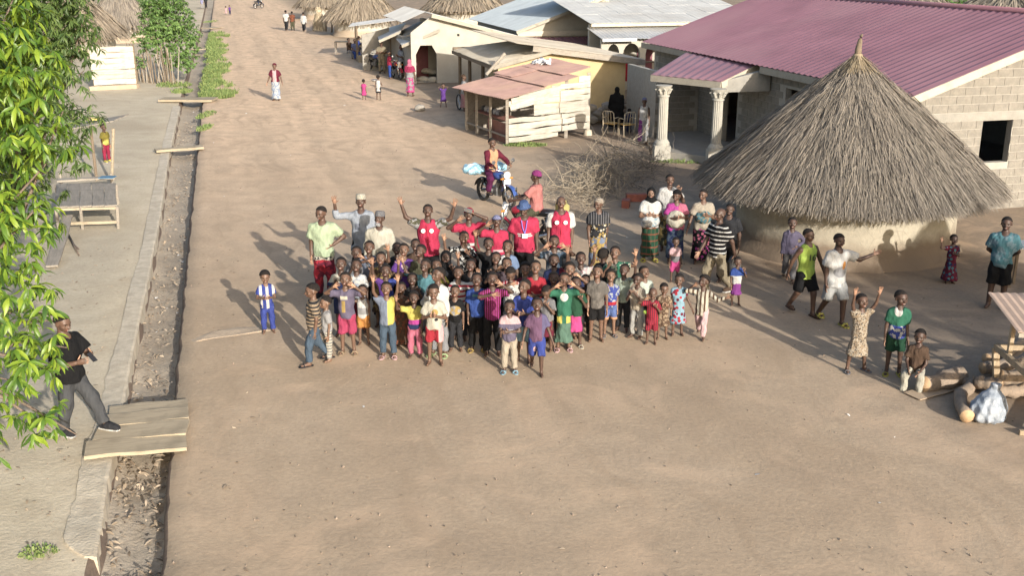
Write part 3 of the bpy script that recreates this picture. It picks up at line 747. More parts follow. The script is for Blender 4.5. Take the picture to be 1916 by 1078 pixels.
# ---------------- plank shack
M_rust = plain('rusty_sheet', (.34, .215, .18), .7, .2, 1.7, 0, tint=(.40, .265, .20), metal=.1)
def shack():
    F0, F1, B0 = spot(949, 272), spot(1100, 253), spot(873, 243); c = F0.copy()
    root = empty('plank_shack', c, 0, 'shack of whitened planks with rusty pink sheet roof', 'shack')
    f1, b0 = F1-c, B0-c; fd = f1.normalized(); L = f1.length; nb = Vector((-fd.y, fd.x, 0)); sd = b0.normalized()
    H0, H1 = 1.68, 2.25
    for nm, p, h in (('post', Vector((0, 0, 0)), H0), ('post', f1, H1+.05), ('post', b0, 1.62), ('post', sd*1.5, 1.65), ('post', sd*2.8, 1.65), ('post', b0+f1, 2.25), ('post', fd*(L*.72)+nb*.02, 2.1)):
        s_ = .05 if h < 2 else .06; MB().box(p+UP*h/2, (s_*2, s_*2, h)).build(nm, M_fascia if h > 2.2 else M_plank2, root)
    MB().lathe([(.16, 0), (.15, .18), (.08, .22)], 10, f1).build('post_footing', M_conc, root)
    r = random.Random(4); z = .12; i = 0
    sk = nb*-.07
    while z < 2.15:
        w_ = r.uniform(.17, .23); z2 = z+w_
        hL = H0 + (H1-H0)*0
        x0 = 0.0 if z < H0-.12 else (z-H0+.18)/(H1-H0)*L
        brk = L*.62+r.uniform(-.12, .12)
        rag = .018 if z < .9 else .008
        segs = [(x0, brk), (brk+.03, L-.03)]
        if .93 < z < 1.25: segs = [(1.12, brk), (brk+.03, L-.03)]
        if x0 > brk: segs = [(x0, L-.03)]
        for q, (a, b) in enumerate(segs):
            if b-a < .25: continue
            zz = z+w_*.5+r.uniform(-.01, .01)
            if z < .3 and q == 1: continue
            A = fd*a+UP*zz+sk*(1+.2*q)+UP*r.uniform(-.015, .015); B = fd*b+UP*zz+sk*(1+.2*q)+UP*r.uniform(-.015, .015)
            plank_between('plank', A, B, w_*.97, .025, M_white, root, 50+i, rag, roll=PI/2, seg=12); i += 1
        z = z2+(.035 if r.random() < .3 and z < .9 else .008)
    # stepped top boards following the roof
    for a, b, zz in ((.05, 1.25, 1.33), (.1, 2.3, 1.55)):
        plank_between('plank', fd*a+UP*zz+sk*1.45, fd*b+UP*(zz+(b-a)*.14)+sk*1.45, .2, .025, M_white, root, 80+int(a*10), .01, roll=PI/2)
    bw = MB(); bw.prism([b0+nb*.0, b0+f1, b0+f1+UP*2.2, b0+UP*1.6], nb*.03); bw.build('back_wall', M_plank2, root)
    MB().prism([sd*.3+fd*.2+UP*.75, sd*3.5+fd*.2+UP*.75, sd*3.5+fd*.9+UP*.75, sd*.3+fd*.9+UP*.75], UP*.04).build('counter', plain('red_board', (.20, .085, .06), .8, .2, 5.), root)
    MB().prism([sd*.3+fd*.12, sd*2.0+fd*.12, sd*2.0+fd*.12+UP*.7, sd*.3+fd*.12+UP*.7], fd*.03).build('counter_front', plain('red_board', (.2, .085, .06)), root)
    board('rail', sd*0+UP*.3, sd*3.9+UP*.3, .06, .05, M_plank2, root)
    for q in range(7): MB().lathe([(.09, 0), (.1, .12), (.05, .18), (.0, .19)], 10, sd*(1.6+q*.28)+fd*.55+UP*.79).build('pot', plain('pot_%d' % (q % 3), ((.05, .05, .05), (.3, .3, .32), (.4, .38, .35))[q % 3], .5), root)
    # roof of three old sheets, ribs across
    lo0, lo1 = b0-NV*.35-fd*.15+UP*1.66, -fd*.25-sd*.3+UP*1.70
    hi0, hi1 = b0+f1+UP*2.38+fd*.3, f1+UP*2.34+fd*.25-sd*.15
    def RP(u, v, dz=0): return (lo0.lerp(lo1, v)).lerp(hi0.lerp(hi1, v), u)+UP*dz
    for i, (u0, u1, v0, v1, dz) in enumerate(((-.02, .44, 0, 1.02, 0), (.4, .78, .02, 1.03, .05), (.70, 1.02, .0, .86, .1), (.42, .75, -.05, .35, .09))):
        corr('roof_sheet', RP(u0, v0, dz), RP(u0, v1, dz), RP(u1, v1, dz), RP(u1, v0, dz), .15, .012, M_rust, root, 3, .02)
    m = MB(); rr_ = random.Random(3)
    for q in range(26): m.box(RP(.86+rr_.gauss(0, .035), .16+rr_.gauss(0, .08), .13+rr_.random()*.08), (.2, .16, .012), Euler((rr_.gauss(0, .5), rr_.gauss(0, .5), rr_.random()*6)).to_matrix())
    tag(m.build('crumpled_sack', plain('white_plastic', (.72, .72, .72), .5, .15, 12., .6, 25.), None, True, loc=c), 'crumpled white plastic lying on the rusty shack roof', 'plastic sheet')
shack()

# ---------------- two houses behind
M_cr2 = plain('pale_plaster', (.38, .35, .29), .9, .08, 2., .1)
def back_houses():
    b0 = spot(975, 61, 2.5); b0.z = 0; c = b0.copy()
    root = empty('gabled_house', c, 0, 'pale gabled house with bluish zinc roof behind the ochre house', 'house')
    P = lambda s, k, z: NV*s + DV*k + UP*z
    m = MB(); m.prism([P(.2, .1, 0), P(4.9, .1, 0), P(4.9, .1, 4.3), P(.2, .1, 2.65)], DV*.2)
    m.prism([P(.2, .3, 0), P(.4, .3, 0), P(.4, 11, 0), P(.2, 11, 0)], UP*2.5); m.prism([P(4.7, .3, 0), P(4.9, .3, 0), P(4.9, 11, 0), P(4.7, 11, 0)], UP*4.2)
    m.build('wall', M_cr2, root)
    corr('roof_slope', P(-.3, 11.5, 2.62), P(-.3, -.2, 2.62), P(5.0, -.2, 4.5), P(5.0, 11.5, 4.5), .2, .016, M_tinb, root, 3)
    board('barge_board', P(-.3, -.22, 2.52), P(5., -.22, 4.4), .14, .04, M_fascia, root)
    board('fascia', P(-.2, -.1, 2.45), P(4.95, -.1, 2.45), .26, .05, M_fasciaw, root)
    corr('lean_to_roof', P(.5, -1.2, 1.95), P(4.4, -1.2, 1.95), P(4.4, -.0, 2.25), P(.5, -.0, 2.25), .2, .016, M_red, root, 2)
    c0 = spot(1134, 178); c = c0.copy()
    root = empty('arcade_house', c, 0, 'pale house with arcaded veranda and grey sheet roof', 'house')
    m = MB(); arch_panel(m, P(0, 0, 0), NV, -.3, 5.2, 2.62, [(.0, .62, 1.9, 2.4), (.8, 1.65, 1.9, 2.42), (1.95, 2.85, 1.9, 2.42), (3.2, 4.1, 1.9, 2.42)], .2, False, .0)
    m.prism([P(-.3, 1.8, 0), P(9, 1.8, 0), P(9, 1.8, 3.2), P(-.3, 1.8, 3.2)], DV*.2); m.build('wall', M_cr2, root)
    for a, b in ((.15, .6), (2.2, 3.0)): MB().prism([P(a, 1.78, .05), P(b, 1.78, .05), P(b, 1.78, 2.1), P(a, 1.78, 2.1)], -DV*.05).build('door', M_maroon, root)
    for s in (1.7, 2.0): pass
    corr('veranda_roof', P(-.4, -.4, 2.66), P(5.3, -.4, 2.66), P(5.3, 1.9, 3.05), P(-.4, 1.9, 3.05), .2, .016, M_tin, root, 2)
    MB().prism([P(-.4, -.42, 2.55), P(1.3, -.42, 2.55), P(1.3, -.42, 2.68), P(-.4, -.42, 2.68)], -DV*.05).build('gutter', plain('silver_gutter', (.7, .7, .7), .3, .1, 3, metal=.6), root)
    board('fascia', P(-.3, 1.5, 3.2), P(9, 1.5, 3.2), .18, .05, M_fasciaw, root)
    for i in range(8):
        for j in range(4):
            dz = .006*((i+j) % 2); z = lambda k: 3.3+(k-1.5)*.135+dz
            k0, k1 = 1.4+j*2.2, 1.4+j*2.2+2.3; s0, s1 = -.4+i*1.18, -.4+i*1.18+1.22
            corr('roof_sheet', P(s0, k0, z(k0)), P(s1, k0, z(k0)), P(s1, k1, z(k1)), P(s0, k1, z(k1)), .3, .006, M_tinw, root, 1)
    # washing line in the passage
    r2 = empty('drying_rack', spot(1177, 190), 0, 'crooked pole and rail of a drying rack beside the ochre house', 'drying rack'); o = r2.location
    MB().tube([Vector(), at(1180, 150, o.y)-o, at(1175, 117, o.y)-o], [.05, .045, .04], 8).build('pole', M_pole, r2, True)
    MB().tube([at(1168, 117, o.y)-o, at(1228, 115, o.y+.3)-o], .035, 8).build('rail', M_pole, r2, True)
    p = at(1171, 118, o.y); m = MB(); n = 6
    for j in range(5):
        for i in range(n): m.v.append((p.x-.07+.15*i/(n-1), p.y-.05+.03*math.sin(i*2.3+j*.4), p.z-.16*j*1.25))
    for j in range(4):
        for i in range(n-1): a = j*n+i; m.f.append((a, a+1, a+n+1, a+n)); m.m.append(0)
    tag(m.build('hanging_cloth', plain('red_cloth', (.42, .02, .035), .85, .15, 6.), None, True), 'dark red cloth hanging from the drying rack', 'cloth')
back_houses()
# ---------------- far huts
def fhut(px, Y, re, ze, za, label, mats=None, n=2600, seed=5):
    dep = Y*math.cos(CT)+5*math.sin(CT); x = (px-958)/CF*dep
    hut((x, Y, 0), re*.74, ze+.15, re, ze, za, n, label, mats or (M_mudw, M_thg), False, seed, None, 'hut', (.07, 1.1))
fhut(138, 74, 3.5, 1.35, 4.5, 'thatched hut with white wall behind the white plank panel at left', None, 3200, 5)
fhut(226, 86, 3.4, 1.3, 4.6, 'grey thatched hut half hidden by the roadside bush', (M_mudw, M_th), 3200, 6)
fhut(678, 92, 3.2, 1.45, 4.4, 'thatched hut at the far right roadside behind the stall', None, 3200, 7)
fhut(610, 116, 3.2, 1.4, 4.3, 'farthest thatched hut right of the road', None, 1500, 8)
fhut(868, 104, 4.0, 1.6, 4.6, 'low thatched hut above the cream house roof', None, 1500, 9)
fhut(1880, 76, 5.2, 1.8, 4.6, 'grey thatched hut above the right end of the red roof', (M_mudw, M_th), 1800, 10)
fhut(1690, 88, 4.6, 1.8, 4.75, 'grey thatch just showing above the middle of the red roof', (M_mudw, M_th), 1500, 12)
# a hut beside the camera, outside the frame: their long shadows fall into the yard
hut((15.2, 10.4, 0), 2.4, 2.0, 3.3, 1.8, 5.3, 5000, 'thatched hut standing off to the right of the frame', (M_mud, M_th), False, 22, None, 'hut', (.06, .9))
# ================================================================ people
f32 = np.float32
def nets(F, o, h):
    """surface nets: field F (negative inside) on a grid with origin o, step h -> verts, quads"""
    nx, ny, nz = F.shape; ins = F < 0
    cnt = np.zeros((nx-1, ny-1, nz-1), f32); S = np.zeros((nx-1, ny-1, nz-1, 3), f32)
    edges = []
    for ax in range(3):
        sl0 = [slice(None)]*3; sl1 = [slice(None)]*3; sl0[ax] = slice(0, -1); sl1[ax] = slice(1, None)
        a, b = F[tuple(sl0)], F[tuple(sl1)]; cr = ins[tuple(sl0)] != ins[tuple(sl1)]
        idx = np.argwhere(cr)
        if len(idx) == 0: continue
        av, bv = a[cr], b[cr]; t = av/(av-bv)
        p = idx.astype(f32); p[:, ax] += t
        o1, o2 = [q for q in range(3) if q != ax]
        ok = (idx[:, o1] > 0) & (idx[:, o2] > 0) & (idx[:, o1] < F.shape[o1]-1) & (idx[:, o2] < F.shape[o2]-1)
        idx, p, flip = idx[ok], p[ok], (av[ok] > 0)
        cells = []
        for d1, d2 in ((0, 0), (-1, 0), (-1, -1), (0, -1)):
            c = idx.copy(); c[:, o1] += d1; c[:, o2] += d2; cells.append(c)
            np.add.at(cnt, tuple(c.T), 1); np.add.at(S, tuple(c.T), p)
        edges.append((cells, flip if ax != 1 else ~flip))
    m = cnt > 0; ids = np.full(cnt.shape, -1, np.int64); ids[m] = np.arange(m.sum())
    V = S[m]/cnt[m][:, None]*h + np.asarray(o, f32)
    Q = []
    for cells, flip in edges:
        q = np.stack([ids[tuple(c.T)] for c in cells], 1); q[flip] = q[flip][:, ::-1]; Q.append(q)
    if not Q: return np.zeros((0, 3), f32), np.zeros((0, 4), int)
    return V, np.concatenate(Q)[:, ::-1]
def smin(a, b, k):
    h = np.clip(.5+.5*(b-a)/k, 0, 1); return b*(1-h)+a*h-k*h*(1-h)
class Grid:
    def __init__(s, lo, hi, h):
        s.o = np.asarray(lo, f32); s.h = h
        ax = [np.arange(lo[i], hi[i]+h, h, dtype=f32) for i in range(3)]
        s.X, s.Y, s.Z = ax[0][:, None, None], ax[1][None, :, None], ax[2][None, None, :]
        s.shape = tuple(len(a) for a in ax)
    def cap(s, a, b, r1, r2):
        ax, ay, az = [float(q) for q in a]; d = [float(q) for q in (Vector(b)-Vector(a))]; L2 = d[0]**2+d[1]**2+d[2]**2+1e-9
        px, py, pz = s.X-ax, s.Y-ay, s.Z-az
        t = np.clip((px*d[0]+py*d[1]+pz*d[2])/L2, 0, 1)
        return np.sqrt((px-t*d[0])**2+(py-t*d[1])**2+(pz-t*d[2])**2) - (r1+(r2-r1)*t)
    def ell(s, c, r):
        q = np.sqrt(((s.X-c[0])/r[0])**2+((s.Y-c[1])/r[1])**2+((s.Z-c[2])/r[2])**2); return (q-1)*min(r)
    def stack(s, zs, ws, ds, sx=0.0, sy=0.0, z0=0.0, ripple=None, cx=0.0, cy=0.0):
        """lofted ellipses: half widths ws and depths ds at heights zs, sheared by sx, sy per metre above z0"""
        z = s.Z; W = np.interp(z.ravel(), zs, ws).astype(f32)[None, None, :]; D = np.interp(z.ravel(), zs, ds).astype(f32)[None, None, :]
        x = s.X-cx-sx*(z-z0); y = s.Y-cy-sy*(z-z0)
        q = np.sqrt((x/W)**2+(y/D)**2)
        if ripple is not None:
            n, amp, ph = ripple; q = q-amp*np.sin(n*np.arctan2(y, x+1e-6)+ph)*np.clip((zs[-1]-z)/(zs[-1]-zs[0]), 0, 1)
        d = (q-1)*np.minimum(W, D)
        return np.maximum(np.maximum(d, zs[0]-z), z-zs[-1])
    def cut(s, d, p, n):
        """keep the side where (x-p).n < 0"""
        return np.maximum(d, (s.X-p[0])*n[0]+(s.Y-p[1])*n[1]+(s.Z-p[2])*n[2])
# ---- head templates (unit head: chin z=0, crown z=1, face towards -y)
def head_template(h=.058):
    g = Grid((-.55, -.65, -.1), (.55, .62, 1.12), h)
    d = g.ell((0, .06, .61), (.365, .455, .40))
    d = smin(d, g.ell((0, -.12, .27), (.25, .27, .28)), .12)
    d = smin(d, g.ell((0, -.30, .56), (.27, .12, .10)), .08)
    d = smin(d, g.cap((0, -.385, .52), (0, -.49, .365), .04, .07), .05)
    d = smin(d, np.minimum(g.ell((-.06, -.44, .345), (.06, .05, .04)), g.ell((.06, -.44, .345), (.06, .05, .04))), .03)
    d = smin(d, g.ell((0, -.375, .205), (.125, .075, .055)), .05)
    d = smin(d, np.minimum(g.ell((-.21, -.24, .36), (.11, .12, .10)), g.ell((.21, -.24, .36), (.11, .12, .10))), .08)
    for sx in (-1, 1): d = smin(d, g.ell((sx*.375, .06, .44), (.05, .09, .13)), .03)
    for sx in (-1, 1):
        e = g.ell((sx*.15, -.44, .485), (.085, .08, .055)); h_ = np.clip(.5-.5*(e+d)/.06, 0, 1); d = d*(1-h_)+(-e)*h_+.06*h_*(1-h_)
    return nets(np.broadcast_to(d, g.shape).copy(), g.o, h)
HEAD = head_template()
def tmesh(name, fn, h=.06, lo=(-.8, -.9, -.7), hi=(.8, .8, 1.6)):
    g = Grid(lo, hi, h); d = np.broadcast_to(fn(g), g.shape).copy(); V, Q = nets(d, g.o, h); return mesh_np(name, V, Q, True, [None])
def _hair(g, infl=.035, line=.66):
    d = g.ell((0, .075, .60), (.365+infl, .46+infl, .41+infl)); return np.maximum(d, -(g.Z-(line-.0)-(g.Y)*-.62))
def _wrap(g):
    d = g.ell((0, .10, .68), (.42, .50, .42)); d = smin(d, g.ell((.05, .42, .62), (.24, .2, .2)), .1)
    d = d-.02*np.sin(g.Z*26+g.Y*9); return np.maximum(d, -(g.Z-.60+g.Y*.45))
def _kufi(g):
    d = g.stack([.66, .72, 1.06, 1.14], [.40, .405, .375, .3], [.49, .49, .45, .36], cy=.06); return np.maximum(d, -(g.Z-.66))
def _cap(g):
    d = np.maximum(g.ell((0, .07, .66), (.405, .50, .42)), -(g.Z-.66+g.Y*.05))
    b = np.maximum(g.ell((0, -.42, .67), (.31, .38, .05)), -(.25-g.Y)*0-1); return np.minimum(d, b)
def _hat(g):
    d = g.stack([.70, .80, 1.08, 1.14], [.44, .42, .36, .28], [.53, .50, .42, .33], cy=.05)
    return np.minimum(d, g.ell((0, .03, .70), (.64, .72, .055)))
def _beanie(g):
    d = g.ell((0, .08, .66), (.42, .50, .47)); return np.maximum(d, -(g.Z-.64+g.Y*.25))
def _hijab(g):
    d = g.ell((0, .09, .55), (.43, .50, .52)); d = smin(d, g.ell((0, .06, .05), (.40, .42, .35)), .15)
    d = smin(d, g.ell((0, .05, -.25), (.62, .50, .30)), .2)
    f = g.ell((0, -.52, .48), (.27, .42, .36)); return np.maximum(d, -f)
HT = dict(hair=tmesh('hair', _hair), afro=tmesh('hair', lambda g: _hair(g, .10, .64)+.02*np.sin(g.X*40)*np.sin(g.Y*37)*np.sin(g.Z*41)), wrap=tmesh('head_wrap', _wrap), kufi=tmesh('kufi', _kufi),
          cap=tmesh('cap', _cap), hat=tmesh('hat', _hat), beanie=tmesh('beanie', _beanie), hijab=tmesh('headscarf', _hijab))
HN = dict(hair='hair', afro='hair', wrap='head_wrap', kufi='round_cap', cap='cap', hat='hat', beanie='knit_cap', hijab='headscarf')
# ---- hand templates: wrist at origin, fingers +z, palm faces -y, thumb on +x; unit hand length
def hand_template(curl, splay):
    m = MB()
    for z, w_, t in ((-.08, .15, .12), (.08, .17, .11), (.28, .22, .10), (.46, .235, .09), (.54, .20, .07)):
        for j in range(8): a = 2*PI*j/8; m.v.append((w_*math.cos(a), t*math.sin(a), z))
    for i in range(4):
        for j in range(8): k = (j+1) % 8; m.f.append((i*8+j, i*8+k, i*8+8+k, i*8+8+j))
    m.f += [tuple(range(7, -1, -1)), tuple(range(32, 40))]
    def finger(b, d, L, r, cu):
        p = Vector(b); d = Vector(d).normalized(); pts = [p.copy()]; 
        for s in (.42, .33, .25):
            p = p+d*L*s; pts.append(p.copy()); d = Matrix.Rotation(cu, 3, 'X') @ d
        m.tube(pts, [r, r*.95, r*.85, r*.6], 6)
    for x, L in ((-.17, .36), (-.06, .45), (.06, .48), (.17, .43)): finger((x, 0, .47), (x*splay, 0, 1), L, .052, curl)
    finger((.17, -.02, .16), (.75, -.25, .62), .40, .062, curl*.5)
    F = []
    for f in m.f:
        if len(f) == 4: F.append(f)
        else:
            for i in range(1, len(f)-1): F.append((f[0], f[i], f[i+1], f[i+1]))
    return np.array(m.v, f32), np.array([f for f in F], int)
HAND_OPEN, HAND_REL, HAND_GRIP = hand_template(.10, 1.3), hand_template(.42, .3), hand_template(1.0, .1)
# ---- materials
def skin_mat(i, c):
    g = N('skin_%d' % i); at_ = g.node('ShaderNodeAttribute', attribute_name='hp'); x, y, z = g.sep(at_.outputs['Vector'])
    ax = g.math('ABSOLUTE', x)
    def el(u, cu, ru, v, cv, rv):
        a = g.math('DIVIDE', g.math('SUBTRACT', u, cu), ru); b = g.math('DIVIDE', g.math('SUBTRACT', v, cv), rv)
        return g.math('LESS_THAN', g.math('ADD', g.math('MULTIPLY', a, a), g.math('MULTIPLY', b, b)), 1.0)
    front = g.math('LESS_THAN', y, -.2)
    on = lambda mk: g.math('MULTIPLY', mk, front)
    col = g.mix(g.rng(g.noise(g.tc(), 9., 2), .3, .7), sc3(c, .85), sc3(c, 1.15))
    pal = g.math('GREATER_THAN', z, 20.)                      # palms are lighter
    col = g.mix(pal, col, (c[0]*2.0+.11, c[1]*2.0+.065, c[2]*2.0+.04))
    col = g.mix(on(el(x, 0., .14, z, .205, .05)), col, (c[0]*.9+.06, c[1]*.6+.012, c[2]*.6+.012))
    col = g.mix(on(el(x, 0., .075, z, .212, .016)), col, (.38, .35, .31))
    col = g.mix(on(el(ax, .15, .07, z, .488, .022)), col, (.27, .24, .21))
    col = g.mix(on(el(ax, .15, .042, z, .488, .042)), col, (.012, .01, .009))
    col = g.mix(on(el(ax, .16, .11, z, .585, .022)), col, sc3(c, .3))
    return g.done(col, .5, None, spec=.35)
SKIN = [skin_mat(i, c) for i, c in enumerate(((.082, .047, .033), (.105, .061, .042), (.13, .077, .053), (.064, .037, .027)))]
M_hair = plain('black_hair', (.016, .013, .012), .85, .3, 40., .6, 90., spec=.2, world=False)
C = dict(white=(.74, .73, .70), cream=(.66, .62, .50), mint=(.53, .66, .42), lblue=(.42, .47, .55), black=(.018, .018, .02), dark=(.04, .042, .05), red=(.50, .02, .045), pred=(.66, .025, .10), pink=(.66, .17, .27), hot=(.70, .06, .30),
         maroon=(.20, .02, .05), blue=(.04, .10, .40), navy=(.03, .045, .14), royal=(.055, .09, .42), sky=(.30, .52, .66), teal=(.10, .28, .33), jean=(.085, .135, .20), grey=(.25, .25, .27), lgrey=(.42, .42, .43), purple=(.17, .06, .36), gpur=(.17, .145, .23),
         violet=(.30, .05, .33), green=(.035, .20, .12), dgreen=(.025, .10, .055), lime=(.55, .78, .09), yellow=(.75, .65, .10), orange=(.72, .30, .05), brown=(.14, .085, .055), tan=(.42, .31, .20), khaki=(.36, .30, .20), beige=(.55, .47, .36), gold=(.52, .36, .10),
         peach=(.80, .42, .22), magenta=(.55, .05, .35), olive=(.12, .12, .07), salmon=(.68, .24, .22), lav=(.34, .36, .62), lpink=(.78, .50, .52), rust=(.30, .10, .05))
def cv(c):
    c = sc3(C[c] if isinstance(c, str) else c, .52); L = .3*c[0]+.5*c[1]+.2*c[2]; return tuple(v*.86+L*.14 for v in c)
_cm = {}
def cloth(spec):
    key = repr(spec)
    if key in _cm: return _cm[key]
    g = N('cloth_%d' % len(_cm)); v = g.tc(); x, y, z = g.sep(v)
    def stripes(u, A, B, per, duty): return g.mix(g.math('GREATER_THAN', g.math('FRACT', g.math('DIVIDE', g.math('ADD', u, 7.0), per)), duty), S(A), S(B))
    def S(q):
        if isinstance(q, str) or isinstance(q[0], float): return g.mix(0., cv(q), cv(q))
        k = q[0]
        if k == 'hs': return stripes(z, *q[1:])
        if k == 'vs': return stripes(x, *q[1:])
        if k == 'sp': return g.mix(g.math('GREATER_THAN', x, q[3] if len(q) > 3 else 0.), S(q[1]), S(q[2]))
        if k == 'zb':                                         # ('zb', low, z, high): colour change at height z
            return g.mix(g.math('GREATER_THAN', z, q[2]), S(q[1]), S(q[3]))
        if k == 'fl':                                         # flowers
            sc_ = q[4] if len(q) > 4 else 14.; n = g.node('ShaderNodeTexVoronoi', {'Vector': v, 'Scale': sc_}); r = g.sep(n.outputs['Color'])[0]
            c1 = g.mix(g.math('GREATER_THAN', r, .5), S(q[2]), S(q[3]))
            return g.mix(g.math('LESS_THAN', n.outputs['Distance'], .42), S(q[1]), c1)
        if k == 'nz': return g.mix(g.math('GREATER_THAN', g.noise(v, q[3], 3, .6), .52), S(q[1]), S(q[2]))
        if k == 'pl':
            a = stripes(x, q[1], q[2], q[4], .8); return g.mix(g.math('GREATER_THAN', g.math('FRACT', g.math('DIVIDE', g.math('ADD', z, 7.), q[4]*1.6)), .78), a, S(q[3]))
        if k in ('lg', 'bx'):                                 # print on the chest: ellipse or bar
            x0, z0, rx, rz = q[3]; a = g.math('ABSOLUTE', g.math('DIVIDE', g.math('SUBTRACT', x, x0), rx)); b = g.math('ABSOLUTE', g.math('DIVIDE', g.math('SUBTRACT', z, z0), rz))
            mk = g.math('LESS_THAN', g.math('ADD', g.math('MULTIPLY', a, a), g.math('MULTIPLY', b, b)), 1.) if k == 'lg' else g.math('MULTIPLY', g.math('LESS_THAN', a, 1.), g.math('LESS_THAN', b, 1.))
            mk = g.math('MULTIPLY', mk, g.math('LESS_THAN', y, .0)); return g.mix(mk, S(q[1]), S(q[2]))
        raise ValueError(q)
    col = S(spec)
    wn = g.noise(g.map(v, (1, 1, .45)), 11., 2, .6)
    col = g.mix(1., col, g.ramp(wn, [(.3, .76), (.65, 1.0)]), 'MULTIPLY')
    _cm[key] = g.done(col, .9, g.bump(wn, .8, .05), spec=.15)
    return _cm[key]
ARM = dict(down=((.16, .0, -1), (.04, .18, -1)), up=((.42, .25, .8), (.05, .22, 1)), upw=((.85, .15, .45), (.30, .15, 1)), face=((.40, .55, -.55), (-.40, .30, .9)), eyes=((.85, .45, .15), (-.75, .25, .62)),
           mouth=((.30, .45, -.85), (-.42, .42, .75)), hip=((.72, -.25, -.7), (-.72, .45, -.42)), chest=((.30, .15, -.95), (-.62, .60, .40)), fold=((.28, .25, -.92), (-.95, .45, .12)), wave=((.72, .2, .05), (.10, .2, 1)), fwd=((.18, .45, -.85), (-.08, 1, .12)),
           out=((.85, .15, -.45), (.85, .25, .35)), clap=((.28, .35, -.9), (-.55, .85, .25)), back=((.25, -.35, -.9), (-.45, -.5, -.6)), swingf=((.12, .4, -.9), (.0, .6, -.8)), swingb=((.15, -.45, -.88), (.05, -.25, -.95)), side=((.35, .05, -.9), (.30, .3, -.9)),
           bars=((.40, .62, -.68), (-.05, .9, -.25)), lap=((.2, .35, -.9), (-.35, .75, -.5)), cross=((.25, .75, .05), (-.9, .15, .25)), headup=((.7, .2, .75), (-.8, .0, .35)))
OPENP = ('up', 'upw', 'wave', 'eyes', 'cross')
NP = [0]
def person(hx, hy, fh, label, top, bot, arms='down', yaw=0, legs='stand', feet=None, head='hair', skin=None, hyaw=0, hpit=0, kind='k', vest=None, hatc='black', group='children crowding together and waving', res=None, loc=None, seat=.45, lean=(0, 0), extra=None, bulk=1.0, cat='person'):
    """hx,hy: crown of the head in the photo; fh: height in metres, or the photo row of the feet"""
    NP[0] += 1; r = random.Random(NP[0]*13+5)
    h = fh if fh < 3 else tall(hy, fh)
    base = loc if loc is not None else spot(hx, hy, h); base = Vector((base[0], base[1], base[2] if loc is not None and len(base) > 2 else 0.0))
    root = empty('person', base, math.radians(yaw), label, cat, group)
    adult = kind in 'mf'; s = h
    hh = s/7.1 if adult else s*float(np.interp(h, [.85, 1.4, 1.75], [1/5.0, 1/5.85, 1/7.0]))
    chin = s-hh; zs = chin-.042*s; hip = (.50 if adult else .475)*s; knee = .275*s; ank = .045*s
    sw = (.102 if kind == 'm' else .092 if kind == 'f' else .086)*s*bulk
    dz = 0.0
    if legs in ('sit', 'ride', 'squat'): dz = seat+.03*s-hip
    hipv = Vector((0, 0, hip+dz)); Z = lambda z: z+dz
    lx, ly = lean; sh = lambda z: Vector((lx*(z-hip), ly*(z-hip), 0))
    # legs
    hw = .05*s; kids = []
    tl, cl = hip-knee, knee-ank
    LG = []
    for sx in (-1, 1):
        H = Vector((sx*hw, 0, Z(hip)-.02*s)); ph = sx
        if legs == 'stand': d1, d2 = Vector((sx*.06, .02, -1)), Vector((sx*.03, -.03, -1)); fd = Vector((sx*.25, -1, 0))
        elif legs == 'wide': d1, d2 = Vector((sx*.22, .0, -1)), Vector((sx*.10, 0, -1)); fd = Vector((sx*.35, -1, 0))
        elif legs in ('walk', 'walk2'):
            q = sx if legs == 'walk' else -sx
            if q > 0: d1, d2 = Vector((sx*.03, -.42, -.9)), Vector((0, -.05, -1))
            else: d1, d2 = Vector((sx*.03, .20, -1)), Vector((0, .62, -.8))
            fd = Vector((sx*.1, -1, 0))
        elif legs == 'lunge':
            d1, d2 = (Vector((.03, -.62, -.8)), Vector((.02, -.42, -.9))) if sx > 0 else (Vector((-.03, .10, -1)), Vector((0, .32, -.95))); fd = Vector((sx*.1, -1, 0))
        elif legs == 'stride':
            q = sx
            if q > 0: d1, d2 = Vector((.42, -.25, -.9)), Vector((.38, .0, -.95))
            else: d1, d2 = Vector((-.30, .2, -1)), Vector((-.2, .3, -1))
            fd = Vector((.5, -1, 0))
        elif legs == 'sit': d1, d2 = Vector((sx*.22, -1, -.10)), Vector((sx*.02, -.05, -1)); fd = Vector((sx*.2, -1, 0))
        elif legs == 'ride': d1, d2 = Vector((sx*.42, -.95, -.38)), Vector((-sx*.06, .38, -1)); fd = Vector((sx*.1, -1, 0))
        d1.normalize(); d2.normalize(); K = H+d1*tl*.97; A = K+d2*cl
        LG.append([H, K, A, fd.normalized(), d1, d2])
    if legs not in ('sit', 'ride'):                           # plant the lower foot on the ground
        low = min(L_[2].z for L_ in LG); dz2 = ank-low
        dz += dz2; hipv.z += dz2
        for L_ in LG:
            for q in range(3): L_[q] = L_[q]+Vector((0, 0, dz2))
    # arms
    aL = arms if isinstance(arms, tuple) else (arms, arms); U, Fo = .168*s, .150*s; AR = []
    for sx, an in zip((-1, 1), aL):
        d1, d2 = [Vector((sx*o, -f, u)).normalized() for o, f, u in ARM[an]]
        jit = lambda: Vector((r.gauss(0, .05), r.gauss(0, .05), r.gauss(0, .05)))
        d1 = (d1+jit()).normalized(); d2 = (d2+jit()).normalized()
        Sh = Vector((sx*sw, 0, Z(zs)-.042*s)) + sh(zs)
        E = Sh+d1*U; Wr = E+d2*Fo; AR.append([Sh, E, Wr, d1, d2, an])
    hb = Vector((0, 0, Z(chin)))+sh(chin)
    # grid
    P = [q for L_ in LG for q in L_[:3]] + [q for A in AR for q in A[:3]] + [hb]
    pad = .11*s
    flare = .0
    bk = bot[0] if bot else None; tk = top[0] if top else None
    if bk == 'sk' or tk in 'dr': flare = .10*s
